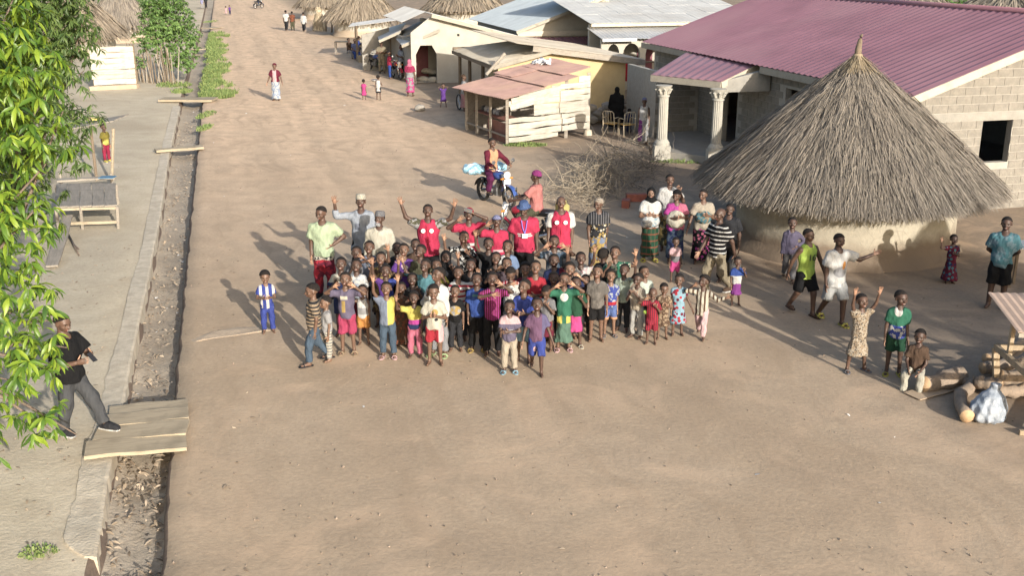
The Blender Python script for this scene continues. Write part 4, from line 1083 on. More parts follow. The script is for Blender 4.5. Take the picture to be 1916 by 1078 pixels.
    lo = [min(p[i] for p in P)-pad-(flare if i < 2 else 0) for i in range(3)]; hi = [max(p[i] for p in P)+pad+(flare if i < 2 else 0) for i in range(3)]
    lo[2] = -.03; hi[2] = max(hi[2]-pad*.6, Z(chin)+.05*s)
    if legs in ('sit', 'ride'): lo[2] = min(p[2] for p in P)-.08*s
    step = res or (.0202 if s < 1.5 else .025)
    g = Grid(lo, hi, step)
    kd = 0 if adult else 1
    # torso profile
    TZ = np.array([hip-.05*s, hip+.02*s, hip+.09*s, zs-.14*s, zs-.06*s, zs-.01*s, zs+.015*s])+dz
    if kind == 'm': TW, TD = [.088, .092, .082, .092, .098, .073, .042], [.062, .068, .06, .064, .062, .048, .035]
    elif kind == 'f': TW, TD = [.10, .102, .082, .088, .092, .068, .038], [.072, .078, .062, .074, .062, .046, .034]
    else: TW, TD = [.076, .078, .076, .079, .081, .062, .038], [.06, .066, .068, .062, .058, .045, .034]
    TW = np.array(TW)*s*bulk; TD = np.array(TD)*s*bulk
    st = lambda zs_, w_, d_, rp=None: g.stack(list(zs_), list(w_), list(d_), lx, ly, Z(hip), rp)
    tor = st(TZ, TW, TD)
    r_th, r_kn, r_an = ((.052, .036, .024), (.045, .031, .021))[kd]
    r_ua, r_el, r_wr = ((.031, .025, .0185), (.027, .022, .0175))[kd]
    legsd, calfs = [], []
    for H, K, A, fd, d1, d2 in LG:
        legsd.append(g.cap(H, K, r_th*s, r_kn*s)); c_ = g.cap(K, A, r_kn*s*1.02, r_an*s)
        calfs.append(smin(c_, g.cap(A+Vector((0, .012*s, -ank*.45)), A+fd*.085*s+Vector((0, 0, -ank*.62)), .024*s, .017*s), .02*s))
    ua = [g.cap(A[0], A[1], r_ua*s, r_el*s) for A in AR]; fa = [g.cap(A[1], A[2], r_el*s, r_wr*s) for A in AR]
    body = tor
    nk = g.cap(Vector((0, .005*s, Z(zs)-.02*s))+sh(zs), hb+Vector((0, .012*s, .25*hh)), .034*s, .032*s); body = smin(body, nk, .03*s)
    for a, b in zip(ua, fa): body = smin(body, smin(a, b, .012*s), .022*s)
    for a, b in zip(legsd, calfs): body = smin(body, smin(a, b, .015*s), .02*s)
    V, Q = nets(np.broadcast_to(body, g.shape).copy(), g.o, g.h)
    HP = np.full((len(V), 3), 9., f32); Vs, Qs, n = [V], [Q], len(V)
    # head
    Rm = Euler((math.radians(hpit), 0, math.radians(hyaw))).to_matrix(); R3 = np.array(Rm, f32)
    hv = (HEAD[0]-np.array([0, .06, .1], f32))*hh @ R3.T + np.array(hb, f32) + np.array([0, .012*s, .1*hh-.02*hh], f32)
    Vs.append(hv); Qs.append(HEAD[1]+n); HP = np.concatenate([HP, HEAD[0]]); n += len(hv)
    # hands
    hl = (.105 if adult else .108)*s
    for sx, A in zip((-1, 1), AR):
        tmpl = HAND_OPEN if A[5] in OPENP else HAND_GRIP if A[5] == 'bars' else HAND_REL
        z = (A[4]+Vector((0, 0, .25 if A[5] in ('up', 'wave', 'upw') else 0))).normalized()
        y = Vector((0, 1, 0)) if A[5] in OPENP else Vector((sx, .25, 0)); 
        if A[5] in ('face', 'mouth', 'chest', 'clap', 'fold'): y = Vector((sx*.2, -.9, .2))
        y = (y-z*y.dot(z)).normalized(); x = y.cross(z)
        M = np.array(Matrix((x, y, z)).transposed(), f32); hv = tmpl[0].copy()
        if sx > 0: hv[:, 0] *= -1
        W = hv*hl @ M.T + np.array(A[2], f32)
        q = tmpl[1]; q = q[:, ::-1] if sx > 0 else q
        Vs.append(W); Qs.append(q+n); hp = np.full((len(W), 3), 9., f32); hp[hv[:, 1] < .0, 2] = 30.; HP = np.concatenate([HP, hp]); n += len(W)
    me = mesh_np('body', np.concatenate(Vs), np.concatenate(Qs), True, [SKIN[skin if skin is not None else r.choice((0, 0, 1, 1, 2, 3))]])
    if len(me.vertices) == len(HP):
        a = me.attributes.new('hp', 'FLOAT_VECTOR', 'POINT'); a.data.foreach_set('vector', HP.ravel())
    link('body', me, root)
    def piece(name, d, spec):
        V, Q = nets(np.broadcast_to(d, g.shape).copy(), g.o, g.h)
        if len(Q): return link(name, mesh_np(name, V, Q, True, [cloth(spec)]), root)
    wr = .006*s*np.sin(g.Z*38/s+g.X*17/s)*np.sin(g.X*29/s+g.Y*21/s+NP[0])
    # lower garment
    waist = Z(hip+.055*s)
    if bot:
        sp = bot[1]
        if bk == 'tr':
            d = np.maximum(st(TZ, TW+.006*s, TD+.006*s), g.Z-waist)
            for (H, K, A, fd, d1, d2), ld in zip(LG, legsd):
                q = smin(g.cap(H, K, (r_th+.012)*s, (r_kn+.017)*s), g.cut(g.cap(K, A, (r_kn+.017)*s, (r_an+.020)*s), A-d2*.012*s, d2), .02*s); d = smin(d, q, .02*s)
            piece('trousers', d+wr, sp)
        elif bk == 'sh':
            d = np.maximum(st(TZ, TW+.008*s, TD+.008*s), g.Z-waist); fr = bot[2] if len(bot) > 2 else .92
            for (H, K, A, fd, d1, d2), ld in zip(LG, legsd):
                e = H.lerp(K, fr); d = smin(d, g.cut(g.cap(H, K, (r_th+.014)*s, (r_th+.010)*s), e, d1), .02*s)
            piece('shorts', d+wr, sp)
        elif bk == 'sk':
            hem = Z((bot[2] if len(bot) > 2 else .08)*s) if legs not in ('sit', 'ride') else 0; fl = bot[3] if len(bot) > 3 else 1.25
            sprd = max(abs(L_[2].x) for L_ in LG)+.05*s
            wb = max(TW[1]*fl, sprd)
            db = max(TD[1]*fl*1.15, max(abs(L_[2].y) for L_ in LG)*.8+.03*s)
            zz = [hem, hem+.35*(waist-hem), waist-.03*s, waist]; ph = r.random()*6
            d = g.stack(zz, [wb, TW[1]*1.12, TW[1]+.012*s, TW[2]+.012*s], [db, TD[1]*1.2, TD[1]+.014*s, TD[2]+.012*s], lx, ly, Z(hip), (7, .06, ph))
            piece('skirt', d+wr, sp)
    # upper garment
    def upper(sp, style, infl, hem, sleeve, name):
        zt = list(TZ); w_ = list(TW+infl*s); d_ = list(TD+infl*s)
        hz = Z(hem*s)
        if hz < zt[0]:
            fl = .05*s*(zt[0]-hz)/(.3*s); sprd = max(abs(L_[1].x) for L_ in LG)+.055*s if hz < Z(knee+.1*s) else 0
            zt = [hz]+zt; w_ = [max(w_[0]+fl+.012*s, sprd)]+w_; d_ = [d_[0]+fl+.012*s]+d_
        d = np.maximum(st(zt, w_, d_, (6, .035, r.random()*6)), hz-g.Z)
        if sleeve > 0:
            for A in AR:
                if sleeve <= 1:
                    e = A[0].lerp(A[1], sleeve); q = g.cut(g.cap(A[0], A[1], (r_ua+.010+infl*.35)*s, (r_ua+.018+infl*.4)*s), e, A[3])
                else:
                    q = smin(g.cap(A[0], A[1], (r_ua+.012)*s, (r_el+.013)*s), g.cut(g.cap(A[1], A[2], (r_el+.013)*s, (r_wr+.012)*s), A[2]-A[4]*.01*s, A[4]), .015*s)
                d = smin(d, q, .035*s)
        d = np.maximum(d, g.Z-Z(zs)-.032*s)
        d = np.maximum(d, -(g.cap(hb+Vector((0, -.05*s, -.02*s)), hb+Vector((0, -.02*s, .1*s)), .042*s, .05*s)))
        return piece(name, d+wr, sp)
    if top:
        hem = {'t': .455, 'l': .45, 'v': .46, 'd': .24, 'r': .12}[tk] - (0 if adult else .015)
        if len(top) > 2: hem = top[2]
        upper(top[1], tk, .019 if tk != 'v' else .013, hem, {'t': .72, 'l': 2, 'v': 0, 'd': .5, 'r': 2}[tk], {'t': 'shirt', 'l': 'long_shirt', 'v': 'vest_top', 'd': 'dress', 'r': 'robe'}[tk])
    if vest: upper(vest, 'v', .030, .43, 0, 'vest')
    # head things
    Mh = Matrix.Translation(hb+Vector((0, .012*s, .08*hh))) @ Rm.to_4x4() @ Matrix.Scale(hh, 4) @ Matrix.Translation((0, -.06, -.1))
    hd = head if isinstance(head, tuple) else (head,)
    for q in hd:
        if q == 'bald': continue
        if q in ('hair', 'afro'): mt = M_hair
        else: mt = cloth(hatc)
        o = link(HN[q], HT[q], root); o.matrix_local = Mh
        o.material_slots[0].link = 'OBJECT'; o.material_slots[0].material = mt
    if hd[0] in ('cap', 'kufi', 'hat'):
        pass
    # feet
    if feet:
        for H, K, A, fd, d1, d2 in LG:
            sx = 1 if A.x > 0 else -1; sd = Vector((fd.y, -fd.x, 0)); m = MB(); o_ = Vector((A.x, A.y, A.z-ank))
            L0, L1, Wd = -.045*s, .115*s, .031*s
            if feet[0] == 'shoe':
                pr = [(L0, .026), (-.01*s, .034), (.05*s, .036), (L1*.95, .028)]
                m.tube([o_+fd*(L0-.004*s)+UP*.022*s, o_+fd*L0*.8+UP*.03*s, o_+fd*.03*s+UP*.033*s, o_+fd*.08*s+UP*.025*s, o_+fd*L1+UP*.02*s, o_+fd*(L1+.012*s)+UP*.014*s], [.016*s, .03*s, .036*s, .03*s, .026*s, .01*s], 10)
                so = m.build('shoe', cloth(feet[1]), root, True)
                m = MB(); pts = [o_+fd*u+sd*v for u, v in ((L0-.01*s, -.02*s), (L0-.01*s, .02*s), (.04*s, .034*s), (L1, .028*s), (L1+.014*s, 0), (L1, -.028*s), (.04*s, -.034*s))]
                m.prism(pts, UP*.014*s).build('sole', cloth('white'), so)
            else:
                pts = [o_+fd*u+sd*v for u, v in ((L0, -.6*Wd), (L0-.01*s, 0), (L0, .6*Wd), (.03*s, .9*Wd), (.085*s, Wd*1.1), (L1, .6*Wd), (L1+.008*s, 0), (L1, -.6*Wd), (.085*s, -Wd*1.1), (.03*s, -.9*Wd))]
                m.prism(pts, UP*.012*s)
                m.tube([o_+fd*.055*s+sd*Wd*1.08+UP*.008*s, o_+fd*.06*s+sd*Wd*.6+UP*.036*s, o_+fd*.065*s-sd*Wd*.6+UP*.036*s, o_+fd*.055*s-sd*Wd*1.08+UP*.008*s], .012*s if feet[0] == 'slide' else .006*s, 6)
                m.build('sandal', cloth(feet[1]), root)
    root['_h'] = h
    info = dict(root=root, s=s, arms=AR, legs=LG, chin=Z(chin), zs=Z(zs), hip=Z(hip), TW=TW, TD=TD, hh=hh, hb=hb, g=g)
    return info
# ---------------------------------------------------------------- everybody in the street
GA, GK = 'grown-ups standing behind the children', 'children crowding together and waving'
GW, GR, GF = 'women watching beside the crowd', 'youngsters in the shaded yard', 'passers-by farther up the street'
UPH = dict(hpit=-13)
def K(hx, hy, fh, label, top, bot, arms='down', **k):
    for a, b in UPH.items(): k.setdefault(a, b)
    return person(hx, hy, fh, label, top, bot, arms, **k)
# grown-ups behind the children
a1 = K(601, 388, 1.80, 'man in pale green short sleeved shirt with a hand on his hip', ('t', 'mint'), ('tr', ('zb', ('nz', 'maroon', 'red', 6.), .78, ('nz', 'cream', 'dark', 14.)), ), ('down', 'hip'), kind='m', feet=('shoe', 'dark'), hyaw=-25, hpit=8, group=GA, skin=0, bulk=1.06)
K(674, 368, 1.80, 'tall man in blue grey long shirt and cream skullcap waving', ('l', ('bx', 'lblue', (.26, .29, .37), (-.06, 1.22, .055, .07)), .36), ('tr', 'black'), ('wave', 'down'), kind='m', head=('hair', 'kufi'), hatc='cream', group=GA, skin=3, bulk=1.05)
a3 = K(709, 400, 1.68, 'bearded elder in cream robe and grey round cap', ('r', 'cream', .10), None, 'down', kind='m', head=('hair', 'kufi'), hatc='grey', group=GA, skin=3, bulk=1.15, hyaw=-20)
a4 = K(800, 385, 1.76, 'man in pink red vest over camouflage tee raising both arms', ('t', ('nz', 'lgrey', 'olive', 16.)), ('tr', 'black'), 'upw', kind='m', vest='pred', group=GA, skin=3)
a5 = K(877, 393, 1.68, 'woman in red tee and red cap lifting a phone overhead', ('t', ('bx', 'pred', 'white', (.05, 1.02, .11, .028))), ('tr', 'black'), ('eyes', 'headup'), kind='f', head=('hair', 'beanie'), hatc='red', group=GA, skin=3)
K(929, 406, 1.58, 'short woman in red tee and lavender cap shading her eyes', ('t', ('bx', 'pred', 'lpink', (.03, .93, .10, .025))), ('tr', 'black'), ('eyes', 'down'), kind='f', head=('hair', 'cap'), hatc='lav', group=GA, skin=3)
a7 = K(981, 380, 1.75, 'man in blue brimmed hat and red tee with lanyard badge', ('t', ('bx', ('bx', 'pred', 'white', (.0, 1.155, .135, .014)), 'white', (.02, 1.115, .14, .014)), .43), ('tr', 'black'), 'down', kind='m', head=('hair', 'hat'), hatc=(.10, .18, .42), group=GA, skin=3, hpit=12, hyaw=-15, bulk=1.1)
a8 = K(1050, 370, 1.78, 'bald man in red vest over a white shirt', ('t', 'white'), ('tr', 'dark'), 'down', kind='m', vest='pred', head='bald', group=GA, skin=0, bulk=1.05)
K(1121, 373, 1.62, 'old woman in flowered dark blouse and striped white headwrap', ('t', ('zb', ('fl', 'dark', 'gold', 'cream', 15.), 1.12, ('vs', 'dark', 'grey', .05, .75)), .50), ('sk', ('nz', ('nz', 'gold', 'brown', 9.), (.22, .28, .42), 4.5), .05, 1.12), 'down', kind='f', head=('hair', 'wrap'), hatc=('hs', 'white', 'tan', .06, .3), group=GA, skin=0, hyaw=-35, hpit=5)
# women to the right of the crowd
w1 = K(1219, 353, 487, 'woman in black headscarf with folded arms and plaid skirt', ('t', 'white'), ('sk', ('pl', 'dgreen', 'olive', 'rust', .09), .06, 1.25), 'fold', kind='f', head='hijab', hatc='black', group=GW, skin=2, hyaw=-10, feet=('slide', 'yellow'), hpit=0)
K(1254, 328, 1.72, 'tall woman in white tee holding a hand to her face', ('t', 'white'), ('sk', ('nz', 'olive', 'gold', 8.), .06, 1.2), ('down', 'face'), kind='f', group=GW, skin=0, hpit=0)
w3 = K(1267, 358, 492, 'woman in magenta tee and black knit cap holding a white bundle', ('t', ('sp', 'magenta', 'pink', .03)), ('sk', ('nz', 'navy', 'jean', 10.), .06, 1.2), 'clap', kind='f', head=('hair', 'beanie'), hatc='black', group=GW, skin=0, hyaw=-30, hpit=0)
w4 = K(1317, 356, 492, 'woman in beige blouse with green wrap and black floral skirt', ('t', 'beige'), ('sk', ('fl', 'black', 'magenta', 'pink', 13.), .05, 1.3), ('side', 'chest'), kind='f', group=GW, skin=1, hyaw=-40, hpit=0)
a14 = K(1347, 388, 1.76, 'man in black and white striped shirt striding past the hut', ('t', ('hs', 'black', 'white', .085, .72)), ('tr', 'khaki'), ('swingf', 'swingb'), kind='m', yaw=-62, legs='walk2', head='bald', group=GW, skin=3, hpit=0, feet=('shoe', 'brown'))
K(1366, 383, 1.62, 'person in dark clothes in the shade behind the striding man', ('t', 'dark'), ('tr', 'black'), 'down', kind='m', group=GW, skin=3, hpit=0, yaw=-20)
# shaded yard
K(1484, 406, 526, 'boy in purple grey jacket standing against the hut wall', ('l', (.15, .13, .21), .44), ('tr', 'grey'), ('down', 'hip'), group=GR, skin=3, yaw=-12, hpit=-5, legs='walk', feet=('flip', 'tan'))
r2 = K(1515, 427, 588, 'youth in lime sports vest number sixteen walking', ('v', 'lime', .44), ('sh', 'black'), ('swingb', 'side'), kind='m', legs='walk', yaw=22, group=GR, skin=0, hpit=0, feet=('flip', 'brown'), hyaw=10)
r3 = K(1572, 436, 604, 'youth in printed white tee and pale shorts with yellow slides', ('t', ('lg', ('lg', 'white', 'lgrey', (.0, 1.0, .12, .1)), 'orange', (.06, 1.12, .035, .08)), .42), ('sh', (.52, .53, .52), 1.0), ('down', 'out'), kind='m', legs='walk', yaw=15, group=GR, skin=3, hpit=4, feet=('slide', 'yellow'))
K(1786, 440, 530, 'small girl in red and blue patterned dress touching the hut wall', ('d', ('fl', 'maroon', 'teal', 'navy', 15.), .06), None, ('wave', 'chest'), group=GR, skin=3, hpit=0)
K(1885, 408, 576, 'youth in teal patterned tee and black shorts at right', ('t', ('nz', 'teal', (.22, .36, .42), 9.)), ('sh', 'black', 1.0), ('back', 'back'), kind='m', yaw=-28, group=GR, skin=3, hpit=0)
K(1615, 552, 694, 'girl in leopard print dress with both hands raised', ('d', ('nz', ('fl', 'beige', 'brown', 'dark', 34.), 'tan', 30.), .22), None, ('up', 'up'), legs='wide', group=GR, skin=0, hpit=-8, feet=('flip', 'grey'), head='hair', yaw=10)
K(1687, 546, 700, 'boy in green white and blue jersey with green shorts', ('t', ('zb', ('nz', 'royal', 'white', 10.), .85, ('lg', 'green', 'white', (-.02, 1.08, .06, .08)))), ('sh', 'dgreen'), ('down', 'down'), group=GR, skin=3, hpit=0, yaw=-12, hyaw=25, feet=('flip', 'yellow'))
lgp = spot(1710, 724)
K(1716, 634, 1.22, 'boy in brown tee and cream trousers seated on the log', ('t', 'brown'), ('tr', 'cream'), 'lap', legs='sit', loc=lgp, seat=.27, group=GR, skin=3, hpit=0, yaw=-30)
# single children left of the crowd
K(495, 508, 622, 'small child in blue and white striped football shirt standing apart', ('t', ('zb', ('vs', 'royal', 'white', .11, .55), .93, 'yellow'), .40), ('tr', 'royal'), 'clap', head='afro', skin=2, hpit=8, yaw=15)
K(583, 529, 681, 'boy in beige striped shirt and jeans seen from the side', ('t', ('hs', 'tan', 'dark', .06, .55)), ('tr', 'jean'), 'down', yaw=-70, legs='walk', skin=1, hpit=5, feet=('flip', 'dark'))
K(608, 556, 1.10, 'child half hidden behind the boy in striped shirt', ('t', 'lgrey'), ('tr', ('hs', 'cream', 'grey', .05, .6)), 'down', yaw=-60, skin=2, hpit=0)
# front row
K(645, 512, 660, 'boy in grey purple tee and pink shorts covering his eyes', ('t', ('bx', ('bx', 'gpur', 'cream', (-.02, 1.0, .06, .03)), 'gold', (-.03, .85, .03, .10))), ('sh', (.50, .05, .14), 1.15), 'eyes', skin=1, feet=('slide', 'tan'))
K(677, 535, 644, 'toddler in white vest top and orange shorts', ('v', ('bx', 'white', 'lgrey', (.0, .62, .08, .06))), ('sh', 'orange'), ('wave', 'down'), skin=1)
K(722, 530, 668, 'boy in half blue half yellow tee raising both hands', ('t', ('sp', (.24, .29, .40), 'yellow', .02)), ('tr', 'jean'), 'up', skin=1, feet=('flip', 'lpink'))
K(774, 548, 668, 'child in yellow pink and navy tee with pink leggings', ('t', ('zb', 'navy', .60, ('zb', 'magenta', .68, 'yellow'))), ('tr', 'pink'), ('wave', 'down'), skin=3, head='afro')
K(811, 534, 681, 'boy in white printed tee and red shorts hands on chest', ('t', ('lg', ('lg', 'cream', 'gold', (.02, .92, .05, .06)), 'dark', (.04, .80, .03, .025))), ('sh', ('sp', 'red', 'lpink', .07)), 'chest', skin=1, hpit=4, head='hair')
K(851, 536, 656, 'boy in black tee with coloured picture and black trousers', ('t', ('lg', 'black', ('nz', 'gold', 'lgrey', 22.), (.0, .74, .10, .085))), ('tr', 'dark'), 'down', skin=1)
K(892, 513, 655, 'boy in bright blue tee with black trousers and yellow slides', ('t', ('bx', 'blue', 'teal', (.0, 1.0, .07, .02))), ('tr', 'black'), 'down', skin=3, feet=('slide', 'gold'))
K(921, 512, 664, 'child in maroon striped tee with an arm across the face', ('t', ('vs', 'maroon', 'magenta', .035, .6)), ('tr', 'black'), ('cross', 'eyes'), skin=3)
K(953, 564, 696, 'front boy in grey purple tee and cream trousers with blue sandals', ('t', ('zb', ('bx', 'gpur', 'lgrey', (.02, .72, .04, .03)), .84, 'lpink')), ('tr', 'beige'), ('fwd', 'fold'), skin=3, feet=('slide', 'sky'), hpit=-8, hyaw=-10)
K(980, 525, 676, 'boy in royal blue tee and light blue shorts clapping', ('t', 'royal'), ('sh', 'sky', 1.1), 'clap', skin=0, hyaw=-20, yaw=-15)
K(1005, 557, 698, 'front boy in purple jersey and blue shorts laughing', ('t', ('sp', (.20, .10, .19), (.17, .15, .30), .08)), ('sh', ('lg', 'royal', 'lpink', (-.03, .42, .025, .05)), 1.12), 'side', legs='walk', skin=3, hpit=-16)
K(1024, 533, 655, 'girl looking down in grey top and maroon skirt', ('t', 'grey'), ('sk', 'maroon', .22, 1.3), 'mouth', skin=0, hpit=32, yaw=-25)
K(1056, 513, 654, 'boy in green tee with round white emblem over long green skirt', ('t', ('lg', ('bx', 'green', 'green', (0, 0, 0, 0)), 'white', (.0, .96, .068, .07))), ('sk', ('zb', (.12, .24, .18), .5, ('vs', 'yellow', 'green', .16, .55)), .1, 1.2), ('eyes', 'eyes'), skin=1, feet=('flip', 'lpink'), head=('hair',))
K(1078, 520, 648, 'small child in dark green top and hot pink skirt', ('t', 'dgreen'), ('sk', 'hot', .22, 1.2), ('down', 'mouth'), skin=3, feet=('flip', 'cream'))
K(1118, 499, 637, 'boy in faded grey tee and black shorts smiling', ('t', ('nz', (.17, .155, .14), (.22, .20, .18), 8.)), ('sh', 'black'), 'down', skin=1, hyaw=-15)
K(1143, 507, 628, 'girl in blue patterned top with red sash and blue orange shorts', ('t', ('zb', ('bx', ('nz', 'royal', 'lblue', 18.), 'red', (.02, .62, .12, .03)), .66, ('nz', 'royal', 'lblue', 18.))), ('sh', ('zb', 'peach', .36, (.12, .2, .5)), 1.1), ('mouth', 'down'), skin=2, feet=('flip', 'grey'), head='afro')
K(1194, 513, 632, 'boy in beige tee and pale trousers turned to the left', ('t', 'beige'), ('tr', (.50, .50, .47)), 'mouth', skin=3, yaw=-35, hpit=-2)
K(1207, 500, 622, 'boy in mint white tee and lime edged shorts', ('t', (.62, .72, .62)), ('sh', ('zb', 'lime', .42, 'black')), ('down', 'fold'), skin=1, yaw=20)
K(1222, 540, 643, 'bald toddler in red striped suit rubbing an eye', ('t', ('vs', 'maroon', 'red', .035, .5), .36), ('sh', ('vs', 'maroon', 'red', .035, .5), 1.15), ('eyes', 'mouth'), skin=0, head='bald', hpit=4, yaw=-10)
K(1243, 531, 634, 'toddler in brown patterned dress beside the red striped suit', ('d', ('nz', 'brown', 'tan', 22.), .24), None, 'chest', skin=1, hpit=6)
K(1272, 514, 627, 'girl in light blue floral dress', ('d', ('fl', 'sky', 'red', 'maroon', 15.), .20), None, ('down', 'side'), skin=0, hpit=0, hyaw=-20)
K(1317, 515, 632, 'child in brown striped shirt and pink trousers with arms out', ('l', ('vs', 'cream', 'brown', .07, .55), .38), ('tr', 'lpink'), ('eyes', 'out'), legs='walk', skin=3, yaw=-20, hyaw=-25, head='afro')
K(1381, 482, 571, 'small girl in white top and purple skirt near the hut', ('t', ('zb', 'white', .60, 'blue')), ('sk', 'violet', .22, 1.5), ('down', 'face'), skin=0, hpit=0)
K(1265, 445, 527, 'small child in pink shorts standing before the women', ('t', ('zb', 'grey', .56, 'lpink')), ('sh', 'hot', 1.25), 'down', skin=0, hpit=2)
# second and third rows, partly hidden
K(637, 484, 1.40, 'boy in black and white tee with fingers in his mouth', ('t', ('zb', 'navy', 1.0, 'cream')), ('sh', 'navy'), 'mouth', skin=3)
K(666, 487, 1.34, 'boy in pale print shirt resting his chin on a hand', ('t', ('nz', 'white', 'lblue', 14.)), ('tr', 'maroon'), ('mouth', 'down'), skin=3)
K(690, 453, 1.46, 'boy in blue tee with one hand held high before the cream robe', ('t', (.19, .23, .33)), ('tr', 'dark'), ('cross', 'wave'), skin=0)
K(666, 463, 1.36, 'boy with a hand over his eyes before the blue grey shirt', ('t', 'grey'), ('tr', 'dark'), ('mouth', 'eyes'), skin=3)
K(712, 474, 1.36, 'girl in brown print dress touching her forehead', ('d', ('nz', 'brown', 'gold', 14.), .2), None, ('face', 'down'), skin=1)
K(721, 497, 1.28, 'boy in purple tee with both palms beside his face', ('t', ('sp', 'purple', 'royal', .0)), ('tr', 'dark'), 'up', skin=3)
K(755, 458, 1.42, 'girl in purple tee with white picture clapping', ('t', ('lg', ('lg', 'purple', 'white', (.03, 1.02, .05, .045)), 'lpink', (-.01, 1.05, .035, .03))), ('tr', 'dark'), 'clap', skin=1)
K(742, 456, 1.30, 'child hidden in the dark behind the purple tee', ('t', 'dark'), ('tr', 'black'), 'down', skin=3)
K(750, 530, 1.12, 'smiling girl in brown patterned robe between taller children', ('r', ('nz', 'brown', 'rust', 12.), .05), None, 'down', skin=0)
K(771, 513, 1.22, 'child in charcoal top with a hand held to the temple', ('t', ('nz', 'dark', 'grey', 10.)), ('tr', 'dark'), ('down', 'face'), skin=3)
K(818, 503, 664, 'tall boy in white shirt and grey trousers hand on mouth', ('l', 'white', .43), ('tr', (.32, .33, .36)), ('mouth', 'down'), skin=0, feet=('slide', (.45, .60, .30)), hyaw=-30, yaw=-15)
K(795, 487, 1.36, 'shouting boy in teal long sleeved shirt', ('l', 'teal', .44), ('tr', 'dark'), ('upw', 'down'), skin=3, hyaw=-20)
K(786, 460, 1.42, 'laughing boy in olive top before the pink red vest', ('t', 'olive'), ('tr', 'dark'), 'down', skin=3, hyaw=-25)
K(777, 449, 1.32, 'boy peering from behind the laughing boy', ('t', 'brown'), ('tr', 'dark'), 'down', skin=3)
K(816, 487, 1.28, 'child in yellow grey top with both hands over the face', ('t', ('sp', 'khaki', 'yellow', .05)), ('tr', 'dark'), 'face', skin=0)
K(834, 472, 1.34, 'child in black headscarf and dark top', ('t', 'dark'), ('tr', 'dark'), ('down', 'face'), head='hijab', hatc='black', skin=3)
K(868, 435, 1.42, 'boy in black and white print shirt with hands at his mouth', ('t', ('nz', 'black', 'white', 16.)), ('tr', 'dark'), ('wave', 'mouth'), skin=1)
K(857, 501, 1.30, 'boy in red zigzag tee lifting both palms', ('t', ('hs', 'white', 'red', .09, .6)), ('tr', 'dark'), ('clap', 'wave'), skin=0)
K(880, 487, 1.32, 'child in plain dark tee reaching one arm straight up', ('t', 'dark'), ('tr', 'dark'), ('up', 'mouth'), skin=3)
K(914, 447, 1.40, 'boy in black top waving in front of the red tees', ('t', 'black'), ('tr', 'dark'), ('up', 'down'), skin=3)
K(928, 474, 1.34, 'child in charcoal top with fingers spread at the chin', ('t', (.06, .055, .05)), ('tr', 'dark'), ('mouth', 'down'), skin=0)
K(949, 452, 1.42, 'smiling girl in white and blue top beside the blue hat man', ('t', ('sp', 'white', (.2, .3, .5), .05)), ('tr', 'jean'), 'down', skin=0, hyaw=-15)
K(948, 484, 1.30, 'boy in mauve tee bending an arm over his brow', ('t', (.14, .10, .12)), ('tr', 'dark'), ('eyes', 'down'), skin=1)
K(955, 499, 1.30, 'boy in red and white print tee looking down', ('t', ('zb', ('nz', 'white', 'grey', 14.), 1.0, ('vs', 'red', 'lpink', .05, .6))), ('tr', 'dark'), ('cross', 'down'), skin=0, hpit=28)
K(1002, 490, 1.42, 'tall girl in plain red tee with a necklace', ('t', 'red'), ('sk', 'navy', .1), ('down', 'fold'), skin=1)
K(983, 494, 1.28, 'child with reddish hair behind the red tee', ('t', 'maroon'), ('tr', 'dark'), 'down', skin=2, head='afro')
K(1037, 478, 1.36, 'boy in navy tee waving one open hand', ('t', ('sp', 'navy', 'maroon', .09)), ('tr', 'dark'), ('down', 'up'), skin=3)
K(1037, 443, 1.50, 'boy in grey denim vest holding both hands to his head', ('t', ('zb', ('nz', 'jean', 'grey', 7.), 1.23, 'white')), ('tr', 'grey'), 'eyes', skin=0)
K(1036, 511, 1.24, 'boy with dark glasses in black tee', ('t', 'black'), ('tr', 'black'), 'down', skin=3)
K(1066, 494, 1.34, 'round faced boy with thick black hair smiling', ('t', 'navy'), ('tr', 'dark'), ('down', 'eyes'), skin=2, head='afro')
K(1087, 474, 1.36, 'girl in pinkish white tee raising both arms', ('t', ('nz', 'white', 'lpink', 12.)), ('tr', 'dark'), 'up', skin=3)
K(1130, 467, 1.32, 'child with black hair turned away beside the green leafy shirt', ('t', 'dark'), ('tr', 'dark'), 'down', yaw=150, skin=3, head='afro', hpit=0)
K(1151, 463, 1.40, 'boy in green leafy shirt lifting his arms', ('t', ('nz', 'green', ('nz', 'mint', 'cream', 20.), 10.)), ('tr', 'tan'), ('face', 'wave'), skin=1, hyaw=-15)
K(1096, 516, 1.13, 'dark child in black top with green and purple blotches', ('t', ('lg', 'black', ('nz', 'lime', 'purple', 10.), (.0, .78, .07, .05))), ('tr', 'dark'), 'down', skin=3)
K(1168, 496, 1.22, 'child in pale mint top with one arm stretched up', ('t', (.45, .55, .45)), ('tr', 'dark'), ('down', 'up'), skin=3, yaw=-20)
